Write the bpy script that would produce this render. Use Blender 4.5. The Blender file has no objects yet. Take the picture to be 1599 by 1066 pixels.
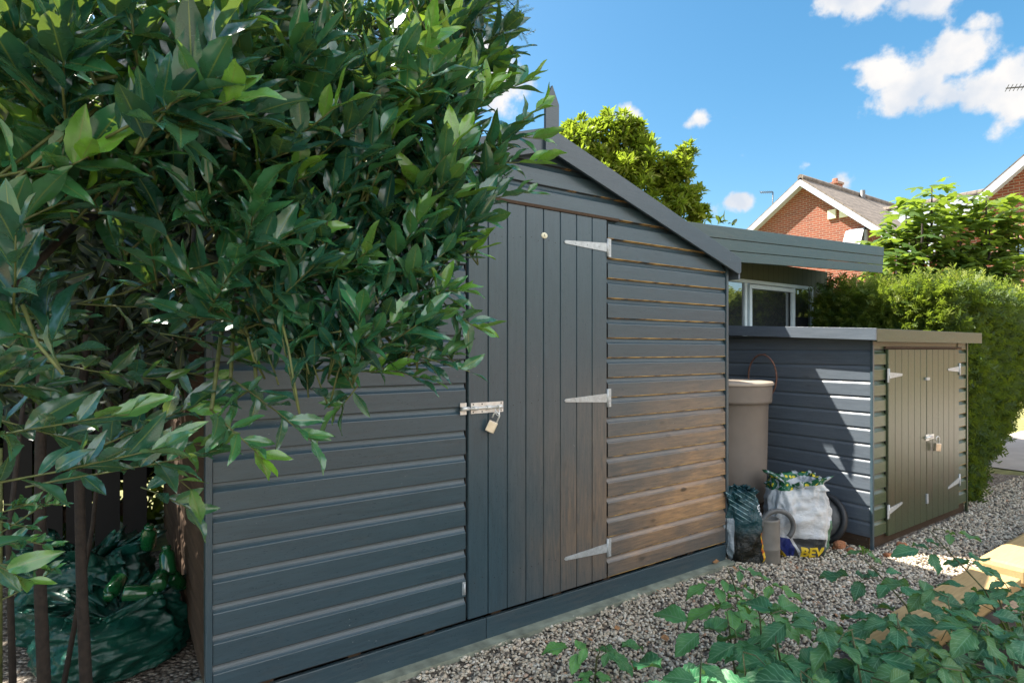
import bpy, math, random
import numpy as np
from mathutils import Vector, Matrix, noise
from mathutils.bvhtree import BVHTree
random.seed(7); rng = np.random.default_rng(7)
S = bpy.context.scene; COL = S.collection
R = math.radians

# ------------------------------------------------------------------ camera
F = 900.0; CZ = 1.33; TH = math.atan2(1320, 900)
FW = Vector((math.cos(TH), math.sin(TH), 0)); RT = Vector((math.sin(TH), -math.cos(TH), 0))
cd = bpy.data.cameras.new('camera'); cam = bpy.data.objects.new('camera', cd); COL.objects.link(cam)
cam.location = (0, 0, CZ); cam.rotation_euler = (R(90), 0, TH - R(90))
cd.sensor_width = 36; cd.lens = 36 * F / 1599; cd.shift_y = 13 / 1599; cd.clip_start = 0.05; cd.clip_end = 2000
S.camera = cam
# ------------------------------------------------------------------ light
TO_SUN = Vector((-1, 1.3, 2.31)).normalized()
EL = math.asin(TO_SUN.z); AZ = math.atan2(TO_SUN.x, TO_SUN.y)
sd = bpy.data.lights.new('sun', 'SUN'); sd.energy = 4.8; sd.angle = R(0.5); sd.color = (1.0, .93, .82)
sun = bpy.data.objects.new('sun', sd); COL.objects.link(sun); sun.location = (-4, 6, 12)
sun.rotation_euler = (-TO_SUN).to_track_quat('-Z', 'Y').to_euler()
W = bpy.data.worlds.new('World'); S.world = W; W.use_nodes = True
S.view_settings.view_transform = 'Standard'; S.view_settings.look = 'None'; S.view_settings.gamma = 1
S.view_settings.exposure = 1.9
S.cycles.max_bounces = 8; S.cycles.transparent_max_bounces = 6

def pdir(px, py): return FW + RT * ((px - 799.5) / F) + Vector((0, 0, (546 - py) / F))
def at(px, py, Z): return Vector((0, 0, CZ)) + pdir(px, py) * Z
def ground(px, py, z=0.0):
    d = pdir(px, py); return Vector((0, 0, CZ)) + d * ((z - CZ) / d.z)

def world_nodes():
    nt = W.node_tree; nt.nodes.clear(); N = nt.nodes; L = nt.links
    out = N.new('ShaderNodeOutputWorld'); bg = N.new('ShaderNodeBackground'); bg.inputs[1].default_value = .085
    sky = N.new('ShaderNodeTexSky'); sky.sky_type = 'NISHITA'; sky.sun_disc = False
    sky.sun_elevation = EL; sky.sun_rotation = AZ; sky.altitude = 0; sky.air_density = 1.0; sky.dust_density = 1.5; sky.ozone_density = 1.6
    hs = N.new('ShaderNodeHueSaturation'); hs.inputs['Hue'].default_value = .484; hs.inputs['Saturation'].default_value = 1.32; hs.inputs['Value'].default_value = .74
    L.new(sky.outputs[0], hs.inputs['Color'])
    tc = N.new('ShaderNodeTexCoord')
    blobs = [  # px, py, radius (rad), strength : clouds as directions in the sky
        (1370, -10, .07, 1), (1460, -14, .075, 1), (1300, 4, .045, .9), (1535, 32, .04, .75), (1410, 8, .04, .8),
        (1375, 118, .062, 1), (1420, 135, .075, 1), (1500, 85, .062, 1), (1470, 95, .04, .9), (1335, 105, .035, .7),
        (1470, 150, .055, .95), (1550, 142, .07, 1), (1590, 125, .07, 1), (1640, 150, .10, 1),
        (1100, 187, .034, .62), (1078, 194, .026, .6), (1145, 184, .02, .45), (985, 178, .055, .75), (1185, 242, .032, .6),
        (1262, 258, .018, .55), (1160, 316, .040, .8), (1312, 288, .038, .8), (1350, 305, .03, .6),
        (770, 130, .085, 1.0), (760, 90, .07, 1.0), (805, 85, .03, .7), (650, 40, .08, .9), (560, 150, .1, .8), (1105, 330, .04, .6)]
    acc = None
    for px, py, r, s in blobs:
        d = pdir(px, py).normalized()
        vm = N.new('ShaderNodeVectorMath'); vm.operation = 'SUBTRACT'; L.new(tc.outputs['Generated'], vm.inputs[0]); vm.inputs[1].default_value = d
        sc = N.new('ShaderNodeVectorMath'); sc.operation = 'MULTIPLY'; L.new(vm.outputs[0], sc.inputs[0]); sc.inputs[1].default_value = (1, 1, 1.55)
        ln = N.new('ShaderNodeVectorMath'); ln.operation = 'LENGTH'; L.new(sc.outputs[0], ln.inputs[0])
        mr = N.new('ShaderNodeMapRange'); mr.clamp = True
        mr.inputs['From Min'].default_value = 0; mr.inputs['From Max'].default_value = r * 1.25; mr.inputs['To Min'].default_value = s; mr.inputs['To Max'].default_value = 0
        L.new(ln.outputs['Value'], mr.inputs['Value'])
        if acc is None: acc = mr.outputs[0]
        else:
            mx = N.new('ShaderNodeMath'); mx.operation = 'MAXIMUM'; L.new(acc, mx.inputs[0]); L.new(mr.outputs[0], mx.inputs[1]); acc = mx.outputs[0]
    n1 = N.new('ShaderNodeTexNoise'); n1.inputs['Scale'].default_value = 22; n1.inputs['Detail'].default_value = 9; n1.inputs['Roughness'].default_value = .58
    L.new(tc.outputs['Generated'], n1.inputs['Vector'])
    a = N.new('ShaderNodeMath'); a.operation = 'MULTIPLY_ADD'; L.new(n1.outputs['Fac'], a.inputs[0]); a.inputs[1].default_value = 1.35; a.inputs[2].default_value = -.72
    b = N.new('ShaderNodeMath'); b.operation = 'ADD'; L.new(acc, b.inputs[0]); L.new(a.outputs[0], b.inputs[1])
    g = N.new('ShaderNodeMath'); g.operation = 'GREATER_THAN'; L.new(acc, g.inputs[0]); g.inputs[1].default_value = .004
    m = N.new('ShaderNodeMapRange'); m.interpolation_type = 'SMOOTHSTEP'; L.new(b.outputs[0], m.inputs['Value']); m.inputs['From Min'].default_value = .35; m.inputs['From Max'].default_value = .68
    mm = N.new('ShaderNodeMath'); mm.operation = 'MULTIPLY'; L.new(m.outputs[0], mm.inputs[0]); L.new(g.outputs[0], mm.inputs[1])
    n2 = N.new('ShaderNodeTexNoise'); n2.inputs['Scale'].default_value = 14; n2.inputs['Detail'].default_value = 5
    off = N.new('ShaderNodeVectorMath'); off.operation = 'ADD'; off.inputs[1].default_value = (0, 0, .02); L.new(tc.outputs['Generated'], off.inputs[0]); L.new(off.outputs[0], n2.inputs['Vector'])
    cr = N.new('ShaderNodeValToRGB'); cr.color_ramp.elements[0].position = .38; cr.color_ramp.elements[0].color = (2.3, 2.5, 2.8, 1)
    cr.color_ramp.elements[1].position = .62; cr.color_ramp.elements[1].color = (3.3, 3.2, 3.1, 1); L.new(n2.outputs['Fac'], cr.inputs[0])
    mix = N.new('ShaderNodeMixRGB'); L.new(mm.outputs[0], mix.inputs[0]); L.new(hs.outputs[0], mix.inputs[1]); L.new(cr.outputs[0], mix.inputs[2])
    # unseen bright cloud banks added behind the camera as fill light
    acc = None
    for d, r in ((Vector((-.3, -1, .55)), .95), (Vector((.55, -1, .6)), .85), (Vector((1.0, -.55, .75)), .45)):
        d.normalize(); vm = N.new('ShaderNodeVectorMath'); vm.operation = 'DISTANCE'; L.new(tc.outputs['Generated'], vm.inputs[0]); vm.inputs[1].default_value = d
        mr = N.new('ShaderNodeMapRange'); mr.inputs['From Min'].default_value = r*.4; mr.inputs['From Max'].default_value = r; mr.inputs['To Min'].default_value = 1.0; mr.inputs['To Max'].default_value = 0
        L.new(vm.outputs['Value'], mr.inputs['Value'])
        if acc is None: acc = mr.outputs[0]
        else:
            mx = N.new('ShaderNodeMath'); mx.operation = 'MAXIMUM'; L.new(acc, mx.inputs[0]); L.new(mr.outputs[0], mx.inputs[1]); acc = mx.outputs[0]
    n3 = N.new('ShaderNodeTexNoise'); n3.inputs['Scale'].default_value = 4; n3.inputs['Detail'].default_value = 8; L.new(tc.outputs['Generated'], n3.inputs['Vector'])
    b2 = N.new('ShaderNodeMath'); b2.operation = 'MULTIPLY'; L.new(acc, b2.inputs[0]); L.new(n3.outputs['Fac'], b2.inputs[1])
    m2 = N.new('ShaderNodeMapRange'); m2.interpolation_type = 'SMOOTHSTEP'; L.new(b2.outputs[0], m2.inputs['Value']); m2.inputs['From Min'].default_value = .22; m2.inputs['From Max'].default_value = .46
    mix2 = N.new('ShaderNodeMixRGB'); L.new(m2.outputs[0], mix2.inputs[0]); L.new(mix.outputs[0], mix2.inputs[1]); mix2.inputs[2].default_value = (7.6, 7.7, 7.9, 1); mix = mix2
    L.new(mix.outputs[0], bg.inputs[0]); L.new(bg.outputs[0], out.inputs[0])
world_nodes()

# ------------------------------------------------------------------ tagging and mesh helpers
def tag(o, label=None, cat=None, group=None, kind=None):
    if label: o['label'] = label
    if cat: o['category'] = cat
    if group: o['group'] = group
    if kind: o['kind'] = kind
    return o
def thing(name, loc, label, cat, group=None):
    o = bpy.data.objects.new(name, None); COL.objects.link(o); o.location = loc; o.empty_display_size = .1
    return tag(o, label, cat, group)
def root_loc(o):
    while o.parent: o = o.parent
    return Vector(o.location)
def link_mesh(name, me, mats, parent=None, loc=None):
    o = bpy.data.objects.new(name, me); COL.objects.link(o)
    for m in (mats if isinstance(mats, (list, tuple)) else [mats]): me.materials.append(m)
    off = None
    if parent is not None: off = root_loc(parent); o.parent = parent
    elif loc is not None: off = Vector(loc); o.location = off
    if off is not None: me.transform(Matrix.Translation(-off))
    return o
class MB:
    def __init__(s): s.v = []; s.f = []; s.m = []; s.t = []; s.sm = []
    def face(s, idx, mat=0, smooth=False): s.f.append(idx); s.m.append(mat); s.sm.append(smooth)
    def vert(s, p, tone=.5): s.v.append(tuple(p)); s.t.append(tone); return len(s.v) - 1
    def poly(s, pts, mat=0, tone=.5):
        s.face([s.vert(p, tone) for p in pts], mat)
    def box(s, x0, x1, y0, y1, z0, z1, mat=0, tone=None):
        return s.obox(Vector(((x0+x1)/2, (y0+y1)/2, (z0+z1)/2)), Vector((1,0,0)), Vector((0,1,0)), Vector((0,0,1)), abs(x1-x0)/2, abs(y1-y0)/2, abs(z1-z0)/2, mat, tone)
    def obox(s, c, ax, ay, az, hx, hy, hz, mat=0, tone=None):
        t = random.random() if tone is None else tone
        i = len(s.v)
        for a in (-1, 1):
            for b in (-1, 1):
                for k in (-1, 1): s.vert(c + ax*hx*a + ay*hy*b + az*hz*k, t)
        for q in ((0,1,3,2),(4,6,7,5),(0,4,5,1),(2,3,7,6),(0,2,6,4),(1,5,7,3)): s.face([i+j for j in q], mat)
        return s
    def beam(s, a, b, w, h, up=(0,0,1), mat=0, tone=None):
        a = Vector(a); b = Vector(b); ax = (b-a); l = ax.length; ax.normalize(); az = Vector(up); ay = az.cross(ax).normalized(); az = ax.cross(ay)
        return s.obox((a+b)/2, ax, ay, az, l/2, w/2, h/2, mat, tone)
    def prism(s, pts, ext, mat=0, tone=None):   # pts: polygon, ext: vector
        t = random.random() if tone is None else tone
        n = len(pts); i = len(s.v); ext = Vector(ext)
        for p in pts: s.vert(p, t)
        for p in pts: s.vert(Vector(p) + ext, t)
        s.face([i+k for k in range(n)], mat); s.face([i+n+k for k in reversed(range(n))], mat)
        for k in range(n): s.face([i+k, i+n+k, i+n+(k+1)%n, i+(k+1)%n], mat)
        return s
    def tube(s, pts, rad, n=8, mat=0, closed=False, tone=.5, cap=True):
        pts = [Vector(p) for p in pts]; m = len(pts)
        if not isinstance(rad, (list, tuple)): rad = [rad]*m
        rings = []; prev = None
        for k, p in enumerate(pts):
            if closed: d = pts[(k+1)%m] - pts[k-1]
            else: d = pts[min(k+1, m-1)] - pts[max(k-1, 0)]
            d.normalize()
            if prev is None:
                a = Vector((0,0,1)) if abs(d.z) < .9 else Vector((1,0,0)); u = d.cross(a).normalized()
            else: u = (prev - d*prev.dot(d)).normalized()
            prev = u; w = d.cross(u)
            rings.append([s.vert(p + (u*math.cos(q*2*math.pi/n) + w*math.sin(q*2*math.pi/n))*rad[k], tone) for q in range(n)])
        for k in range(m if closed else m-1):
            A = rings[k]; B = rings[(k+1)%m]
            for q in range(n): s.face([A[q], A[(q+1)%n], B[(q+1)%n], B[q]], mat, True)
        if not closed and cap:
            s.face(list(reversed(rings[0])), mat); s.face(rings[-1], mat)
        return s
    def lathe(s, prof, c, n=32, mat=0, axis=None, tone=.5):
        c = Vector(c); az = Vector(axis or (0,0,1)).normalized(); ax = az.orthogonal().normalized(); ay = az.cross(ax)
        rings = []
        for r, z in prof: rings.append([s.vert(c + az*z + (ax*math.cos(q*2*math.pi/n) + ay*math.sin(q*2*math.pi/n))*max(r, 1e-4), tone) for q in range(n)])
        for k in range(len(prof)-1):
            A, B = rings[k], rings[k+1]
            for q in range(n): s.face([A[q], A[(q+1)%n], B[(q+1)%n], B[q]], mat, True)
        return s
    def build(s, name, mats, parent=None, loc=None, bevel=0):
        me = bpy.data.meshes.new(name); me.from_pydata(s.v, [], s.f)
        me.polygons.foreach_set('material_index', s.m); me.polygons.foreach_set('use_smooth', s.sm)
        a = me.attributes.new('tone', 'FLOAT', 'POINT'); a.data.foreach_set('value', s.t)
        me.update(); o = link_mesh(name, me, mats, parent, loc)
        if bevel:
            b = o.modifiers.new('bevel', 'BEVEL'); b.width = bevel; b.segments = 2; b.limit_method = 'ANGLE'; b.angle_limit = R(50)
        return o

# ------------------------------------------------------------------ material helpers
class NT:
    def __init__(s, name):
        s.mat = bpy.data.materials.new(name); s.mat.use_nodes = True; s.nt = s.mat.node_tree; s.N = s.nt.nodes; s.L = s.nt.links
        s.p = s.N['Principled BSDF']; s.out = s.N['Material Output']; s.tc = s.N.new('ShaderNodeTexCoord')
    def set(s, **k):
        for a, b in k.items(): s.inp(s.p.inputs[a.replace('_', ' ')], b)
        return s
    def inp(s, sock, v):
        if hasattr(v, 'is_linked') or isinstance(v, bpy.types.NodeSocket): s.L.new(v, sock)
        elif isinstance(v, (tuple, list)) and len(v) == 3 and sock.type == 'RGBA': sock.default_value = (*v, 1)
        else: sock.default_value = v
    def coord(s, scale=(1,1,1), src='Object', loc=(0,0,0), rot=(0,0,0)):
        m = s.N.new('ShaderNodeMapping'); s.L.new(s.tc.outputs[src], m.inputs[0]); m.inputs['Scale'].default_value = scale; m.inputs['Location'].default_value = loc; m.inputs['Rotation'].default_value = rot
        return m.outputs[0]
    def attr(s, name='tone', out='Fac'):
        a = s.N.new('ShaderNodeAttribute'); a.attribute_name = name; return a.outputs[out]
    def noise(s, vec, scale=5, detail=4, rough=.55, w=None, out='Fac', dist=0):
        n = s.N.new('ShaderNodeTexNoise')
        if w is not None: n.noise_dimensions = '4D'; s.inp(n.inputs['W'], w)
        s.L.new(vec, n.inputs['Vector']); n.inputs['Scale'].default_value = scale; n.inputs['Detail'].default_value = detail; n.inputs['Roughness'].default_value = rough; n.inputs['Distortion'].default_value = dist
        return n.outputs[out]
    def vor(s, vec, scale=5, feature='F1', out='Distance', rand=1):
        n = s.N.new('ShaderNodeTexVoronoi'); n.feature = feature; s.L.new(vec, n.inputs['Vector']); n.inputs['Scale'].default_value = scale; n.inputs['Randomness'].default_value = rand; return n.outputs[out]
    def math(s, op, a, b=0.0, c=None, clamp=False):
        n = s.N.new('ShaderNodeMath'); n.operation = op; n.use_clamp = clamp; s.inp(n.inputs[0], a); s.inp(n.inputs[1], b)
        if c is not None: s.inp(n.inputs[2], c)
        return n.outputs[0]
    def mr(s, v, a, b, c=0.0, d=1.0):
        n = s.N.new('ShaderNodeMapRange'); s.inp(n.inputs['Value'], v)
        for k, x in zip(('From Min','From Max','To Min','To Max'), (a,b,c,d)): n.inputs[k].default_value = x
        return n.outputs[0]
    def mix(s, f, a, b, t='MIX'):
        n = s.N.new('ShaderNodeMixRGB'); n.blend_type = t; s.inp(n.inputs[0], f); s.inp(n.inputs[1], a if not isinstance(a, tuple) else (*a, 1)); s.inp(n.inputs[2], b if not isinstance(b, tuple) else (*b, 1)); return n.outputs[0]
    def ramp(s, v, stops):
        n = s.N.new('ShaderNodeValToRGB'); s.inp(n.inputs[0], v); e = n.color_ramp.elements
        while len(e) < len(stops): e.new(.5)
        for k, (p, c) in enumerate(stops): e[k].position = p; e[k].color = (*c, 1) if len(c) == 3 else c
        return n.outputs[0]
    def sep(s, vec):
        n = s.N.new('ShaderNodeSeparateXYZ'); s.L.new(vec, n.inputs[0]); return n.outputs
    def bump(s, h, strength=.3, dist=.01):
        n = s.N.new('ShaderNodeBump'); s.inp(n.inputs['Height'], h); n.inputs['Strength'].default_value = strength; n.inputs['Distance'].default_value = dist; s.L.new(n.outputs[0], s.p.inputs['Normal']); return n.outputs[0]

def plain(name, col, rough=.6, metal=0, var=.25, scale=20, bump=.15, spec=.5):
    t = NT(name); c = t.coord(); n = t.noise(c, scale, 5); 
    lo = tuple(x*(1-var) for x in col); hi = tuple(min(1, x*(1+var)) for x in col)
    t.set(Base_Color=t.ramp(n, [(.3, lo), (.7, hi)]), Roughness=t.mr(n, .2, .8, max(.05, rough-.1), min(1, rough+.1)), Metallic=metal)
    t.p.inputs['Specular IOR Level'].default_value = spec
    if bump: t.bump(t.noise(c, scale*4, 3), bump, .003)
    return t.mat

def painted_wood(name, axis, col, bare=(.20,.125,.065), wear=.35, rough=.33, spec=.75, knots=True, wear_glow_box=None):
    """slate paint thin over pine: grain along axis, knots and grain ghosting through"""
    t = NT(name); tone = t.attr()
    st = {'x': (1.2, 14, 14), 'y': (14, 1.2, 14), 'z': (14, 14, 1.2)}[axis]
    kt = {'x': (3.4, .01, 8), 'y': (.01, 3.4, 8), 'z': (8, .01, 3.4)}[axis]
    tw = t.math('MULTIPLY', tone, 13.0)
    cg = t.coord(st); grain = t.noise(cg, 6, 6, .6, w=tw, dist=.6)
    fine = t.noise(t.coord(tuple(x*3 for x in st)), 14, 3, .6, w=tw)
    big = t.noise(t.coord((1, 1, 1)), 2.2, 4, .6, w=tw)
    dark = tuple(x*.80 for x in col); light = tuple(min(1, x*1.16) for x in col)
    base = t.mix(t.mr(grain, .3, .72), dark, light)
    base = t.mix(t.math('MULTIPLY', tone, .35), base, tuple(x*1.25 for x in col))
    # wear mask : thin paint shows pine; its gradient also paints warm reflected glow
    if wear_glow_box:
        (x0, x1), (z0, z1) = wear_glow_box
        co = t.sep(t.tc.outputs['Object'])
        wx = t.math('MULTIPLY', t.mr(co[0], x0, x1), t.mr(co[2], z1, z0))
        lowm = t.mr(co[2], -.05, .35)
        wear_glow = t.math('MULTIPLY', t.math('MULTIPLY', wx, 1.5, clamp=True), t.math('MULTIPLY', lowm, t.mr(big, .3, .62, .35, 1.1)), clamp=True)
        base = t.mix(t.math('MULTIPLY', wear_glow, t.mr(grain, .3, .7, .55, 1.0), clamp=True), base, t.mix(t.mr(grain, .35, .7), tuple(x*.62 for x in bare), bare))
    else:
        base = t.mix(t.mr(t.math('MULTIPLY', big, grain), .26, .5, 0, wear), base, bare)
    if knots:
        kf = t.math('ADD', .12, t.math('MULTIPLY', wear_glow, .9), clamp=True) if wear_glow_box else .35
        kc = t.coord(kt); va = t.N.new('ShaderNodeVectorMath'); va.operation = 'ADD'; t.L.new(kc, va.inputs[0]); t.L.new(tw, va.inputs[1]); n = t.N.new('ShaderNodeTexVoronoi'); t.L.new(va.outputs[0], n.inputs['Vector']); n.inputs['Scale'].default_value = 1.05
        d = t.math('ADD', n.outputs['Distance'], t.math('MULTIPLY', t.math('SUBTRACT', grain, .5), .12))
        base = t.mix(t.math('MULTIPLY', t.mr(d, .125, .06, 0, .85), kf, clamp=True), base, (.016,.012,.010))
        base = t.mix(t.math('MULTIPLY', t.mr(t.math('ABSOLUTE', t.math('SUBTRACT', d, .18)), .05, .0, 0, .25), kf, clamp=True), base, tuple(x*.45 for x in bare))
    sp = t.vor(t.coord((1,1,1)), 46); base = t.mix(t.math('MULTIPLY', t.mr(sp, .10, .05), t.mr(t.noise(t.coord(), 3, 2), .60, .66)), base, (.30,.33,.33))
    t.set(Base_Color=base, Roughness=t.mr(fine, .3, .7, rough-.08, rough+.10)); t.p.inputs['Specular IOR Level'].default_value = spec
    t.bump(t.math('ADD', t.math('MULTIPLY', grain, .7), t.math('MULTIPLY', fine, .5)), .22, .0025)
    return t.mat

SLATE = (.036, .066, .084)
M = {}
M['paint_x'] = painted_wood('slate_paint_boards', 'x', SLATE, wear=.25)
M['paint_front'] = painted_wood('slate_paint_front_boards', 'x', SLATE, bare=(.46,.27,.13), wear_glow_box=((.0, 1.1), (.2, 1.30)))  # brown ramp at lower right paints warm reflected light along with wear
M['paint_door'] = painted_wood('slate_paint_door', 'z', SLATE, bare=(.40,.24,.12), wear_glow_box=((-.25, .9), (.2, 1.30)))  # same reflected warmth painted low on the door, with wear
M['paint_z'] = painted_wood('slate_paint_upright', 'z', SLATE, wear=.2)
M['paint_y'] = painted_wood('slate_grey_boards_side', 'y', (.092, .112, .136), wear=.15, bare=(.18,.16,.14))
M['paint_olive'] = painted_wood('olive_paint_upright', 'z', (.042, .064, .028), bare=(.085,.062,.036), wear_glow_box=((-3, -2.5), (-.1, 1.1)))
M['paint_olive_x'] = painted_wood('olive_paint_boards', 'x', (.046, .070, .032), bare=(.10,.08,.045), wear=.3)
M['fascia'] = painted_wood('green_grey_fascia', 'x', (.030, .058, .050), wear=.15)
M['barge'] = painted_wood('slate_barge_paint', 'x', (.030, .050, .064), wear=.08, knots=False)

def bare_joint():
    t = NT('bare_pine_joint'); n = t.noise(t.coord((3, 1, 9)), 3, 5, .6); co = t.sep(t.tc.outputs['Object']); n = t.math('ADD', n, t.mr(co[0], -.3, .7, -.24, .06))
    t.set(Base_Color=t.ramp(n, [(.44, (.03,.04,.045)), (.50, (.22,.13,.05)), (.62, (.50,.32,.10)), (.75, (.66,.46,.18))]), Roughness=.7); return t.mat
M['joint'] = bare_joint()
def bare_joint2():
    t = NT('dark_board_joint'); n = t.noise(t.coord((3, 1, 40)), 3, 5, .6)
    t.set(Base_Color=t.ramp(n, [(.58, (.02,.02,.02)), (.70, (.30,.18,.08))]), Roughness=.7); return t.mat
M['joint_dark'] = bare_joint2()
M['dark'] = plain('dark_void_timber', (.012,.011,.010), .9)
M['brown_wood'] = painted_wood('untreated_brown_boards', 'y', (.060,.038,.024), bare=(.16,.11,.07), wear=.5, rough=.75, spec=.2)
M['felt'] = plain('roof_felt', (.06,.07,.065), .95, var=.4, scale=60, bump=.5)
M['galv'] = plain('galvanised_steel', (.46,.49,.50), .45, .4, .18, 60, .1)
M['steel'] = plain('bright_steel', (.72,.72,.69), .35, .45, .1, 40, 0)
M['brass'] = plain('padlock_body', (.72,.62,.50), .35, .8, .15, 30, 0)
M['cream'] = plain('cream_enamel', (.75,.72,.52), .3, 0, .1, 30, 0)
M['black'] = plain('black_mark', (.02,.02,.02), .5)
M['concrete'] = plain('mossy_concrete', (.24,.26,.20), .9, 0, .4, 14, .6)
M['white_upvc'] = plain('blue_white_frame', (.58,.70,.76), .4, 0, .06, 8, 0)
M['white_trim'] = plain('white_bargeboard', (.44,.48,.54), .5, 0, .06, 4, 0)
M['butt'] = plain('brown_plastic_butt', (.21,.18,.155), .55, 0, .16, 3.5, .12)
M['lid'] = plain('butt_lid_plastic', (.34,.28,.22), .5, 0, .18, 5, .1)
M['rust'] = plain('rusty_iron', (.16,.075,.05), .8, 0, .5, 60, .5)
M['rubber'] = plain('black_rubber', (.025,.027,.03), .5, 0, .3, 30, .2)
M['grey_can'] = plain('dull_grey_plastic', (.20,.185,.16), .55, 0, .2, 9, .15)
M['hose'] = plain('grey_hose', (.12,.12,.115), .45, 0, .3, 40, .1)
M['pine'] = painted_wood('yellow_new_timber', 'x', (.42,.29,.13), bare=(.52,.39,.20), wear=.5, rough=.7, spec=.3)
M['brickbit'] = plain('broken_brick', (.36,.15,.07), .9, 0, .35, 30, .6)
M['deadleaf'] = plain('dry_leaf', (.34,.17,.07), .8, 0, .5, 50, .2)
M['bark'] = plain('dark_bark', (.028,.021,.016), .9, 0, .5, 50, .8)
M['twig'] = plain('green_twig', (.10,.12,.035), .6, 0, .4, 60, .2)
M['soil'] = plain('dark_soil', (.045,.032,.022), .95, 0, .5, 30, .9)
M['rock_stem'] = plain('raspberry_cane', (.085,.095,.035), .6, 0, .5, 60, .2)
M['aerial'] = plain('grey_aerial', (.12,.12,.12), .5, .6)
M['greybag_y'] = plain('yellow_print', (.75,.52,.03), .45, 0, .1, 20, 0)
M['white_print'] = plain('white_print', (.75,.78,.80), .45, 0, .1, 20, 0)
def glass():
    t = NT('window_glass'); t.set(Base_Color=(.03,.035,.04), Roughness=.03); t.p.inputs['IOR'].default_value = 3.6
    return t.mat
M['glass'] = glass()

def brick(name, axis, scale=1.0, c1=(.27,.065,.030), c2=(.17,.042,.024), mortar=(.34,.27,.21)):
    t = NT(name); co = t.sep(t.tc.outputs['Object']); cb = t.N.new('ShaderNodeCombineXYZ')
    t.L.new(co[0 if axis == 'x' else 1], cb.inputs[0]); t.L.new(co[2], cb.inputs[1])
    b = t.N.new('ShaderNodeTexBrick'); t.L.new(cb.outputs[0], b.inputs['Vector'])
    b.inputs['Scale'].default_value = scale; b.inputs['Brick Width'].default_value = .225; b.inputs['Row Height'].default_value = .075; b.inputs['Mortar Size'].default_value = .009; b.inputs['Mortar Smooth'].default_value = .2
    b.inputs['Color1'].default_value = (*c1, 1); b.inputs['Color2'].default_value = (*c2, 1); b.inputs['Mortar'].default_value = (*mortar, 1); b.inputs['Bias'].default_value = -.1
    n = t.noise(t.coord(), 30, 4); big = t.noise(t.coord(), 1.2, 3)
    c = t.mix(t.mr(n, .3, .7, 0, .4), b.outputs['Color'], (.16,.055,.03)); c = t.mix(t.mr(big, .4, .7, 0, .25), c, (.30,.10,.05))
    t.set(Base_Color=c, Roughness=.9); t.bump(t.math('SUBTRACT', t.math('MULTIPLY', n, .3), b.outputs['Fac']), .5, .008); return t.mat
M['brick'] = brick('red_brick_gable', 'y'); M['brick_wall'] = brick('garden_brick', 'x', 1, (.42,.17,.09), (.30,.11,.06))
def tiles(name, col, axis='x', row=.3, across=.25):
    t = NT(name); co = t.sep(t.tc.outputs['Object'])
    a = t.math('FRACT', t.math('DIVIDE', co[1 if axis == 'x' else 0], row)); b = t.math('FRACT', t.math('DIVIDE', co[0 if axis == 'x' else 1], across))
    n = t.noise(t.coord((2, 2, 2)), 3, 5)
    c = t.mix(t.mr(n, .3, .7), tuple(x*.7 for x in col), tuple(x*1.4 for x in col)); c = t.mix(t.mr(a, .12, .0, 0, .8), c, (.015,.013,.012)); c = t.mix(t.mr(b, .08, .0, 0, .5), c, (.015,.013,.012))
    t.set(Base_Color=c, Roughness=.85); t.bump(a, .5, .03); return t.mat
M['tile'] = tiles('brown_roof_tiles', (.17,.14,.115), 'x', .28, .3); M['slate_roof'] = tiles('slate_roof_tiles', (.17,.19,.22), 'y', .32, .3)

def gravel_ground():
    t = NT('gravel_bed'); c = t.coord(); v = t.vor(c, 55, out='Color'); d = t.vor(c, 55)
    sp = t.N.new('ShaderNodeSeparateColor'); t.L.new(v, sp.inputs[0])
    col = t.ramp(sp.outputs[0], [(0, (.13,.10,.08)), (.35, (.24,.20,.16)), (.7, (.34,.29,.23)), (1, (.46,.42,.36))])
    col = t.mix(t.mr(d, .3, .75, 0, .75), col, (.035,.028,.022))
    t.set(Base_Color=col, Roughness=.9); t.bump(t.math('SUBTRACT', 1.0, d), .8, .02); return t.mat
M['gravel'] = gravel_ground()
def pebble_mat():
    t = NT('pebbles'); tone = t.attr(); n = t.noise(t.coord(), 60, 3)
    col = t.ramp(tone, [(0, (.12,.10,.08)), (.15, (.42,.36,.28)), (.4, (.60,.53,.41)), (.6, (.66,.53,.38)), (.8, (.74,.67,.54)), (.93, (.80,.74,.63)), (1, (.50,.25,.13))])
    t.set(Base_Color=t.mix(t.mr(n, .3, .7, 0, .3), col, (.22,.18,.14)), Roughness=.8); return t.mat
M['pebble'] = pebble_mat()
M['lawn'] = plain('dry_lawn', (.20,.20,.07), .95, 0, .5, 8, .6)
M['paving'] = plain('pale_paving', (.42,.38,.34), .9, 0, .15, 3, .2)

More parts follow.
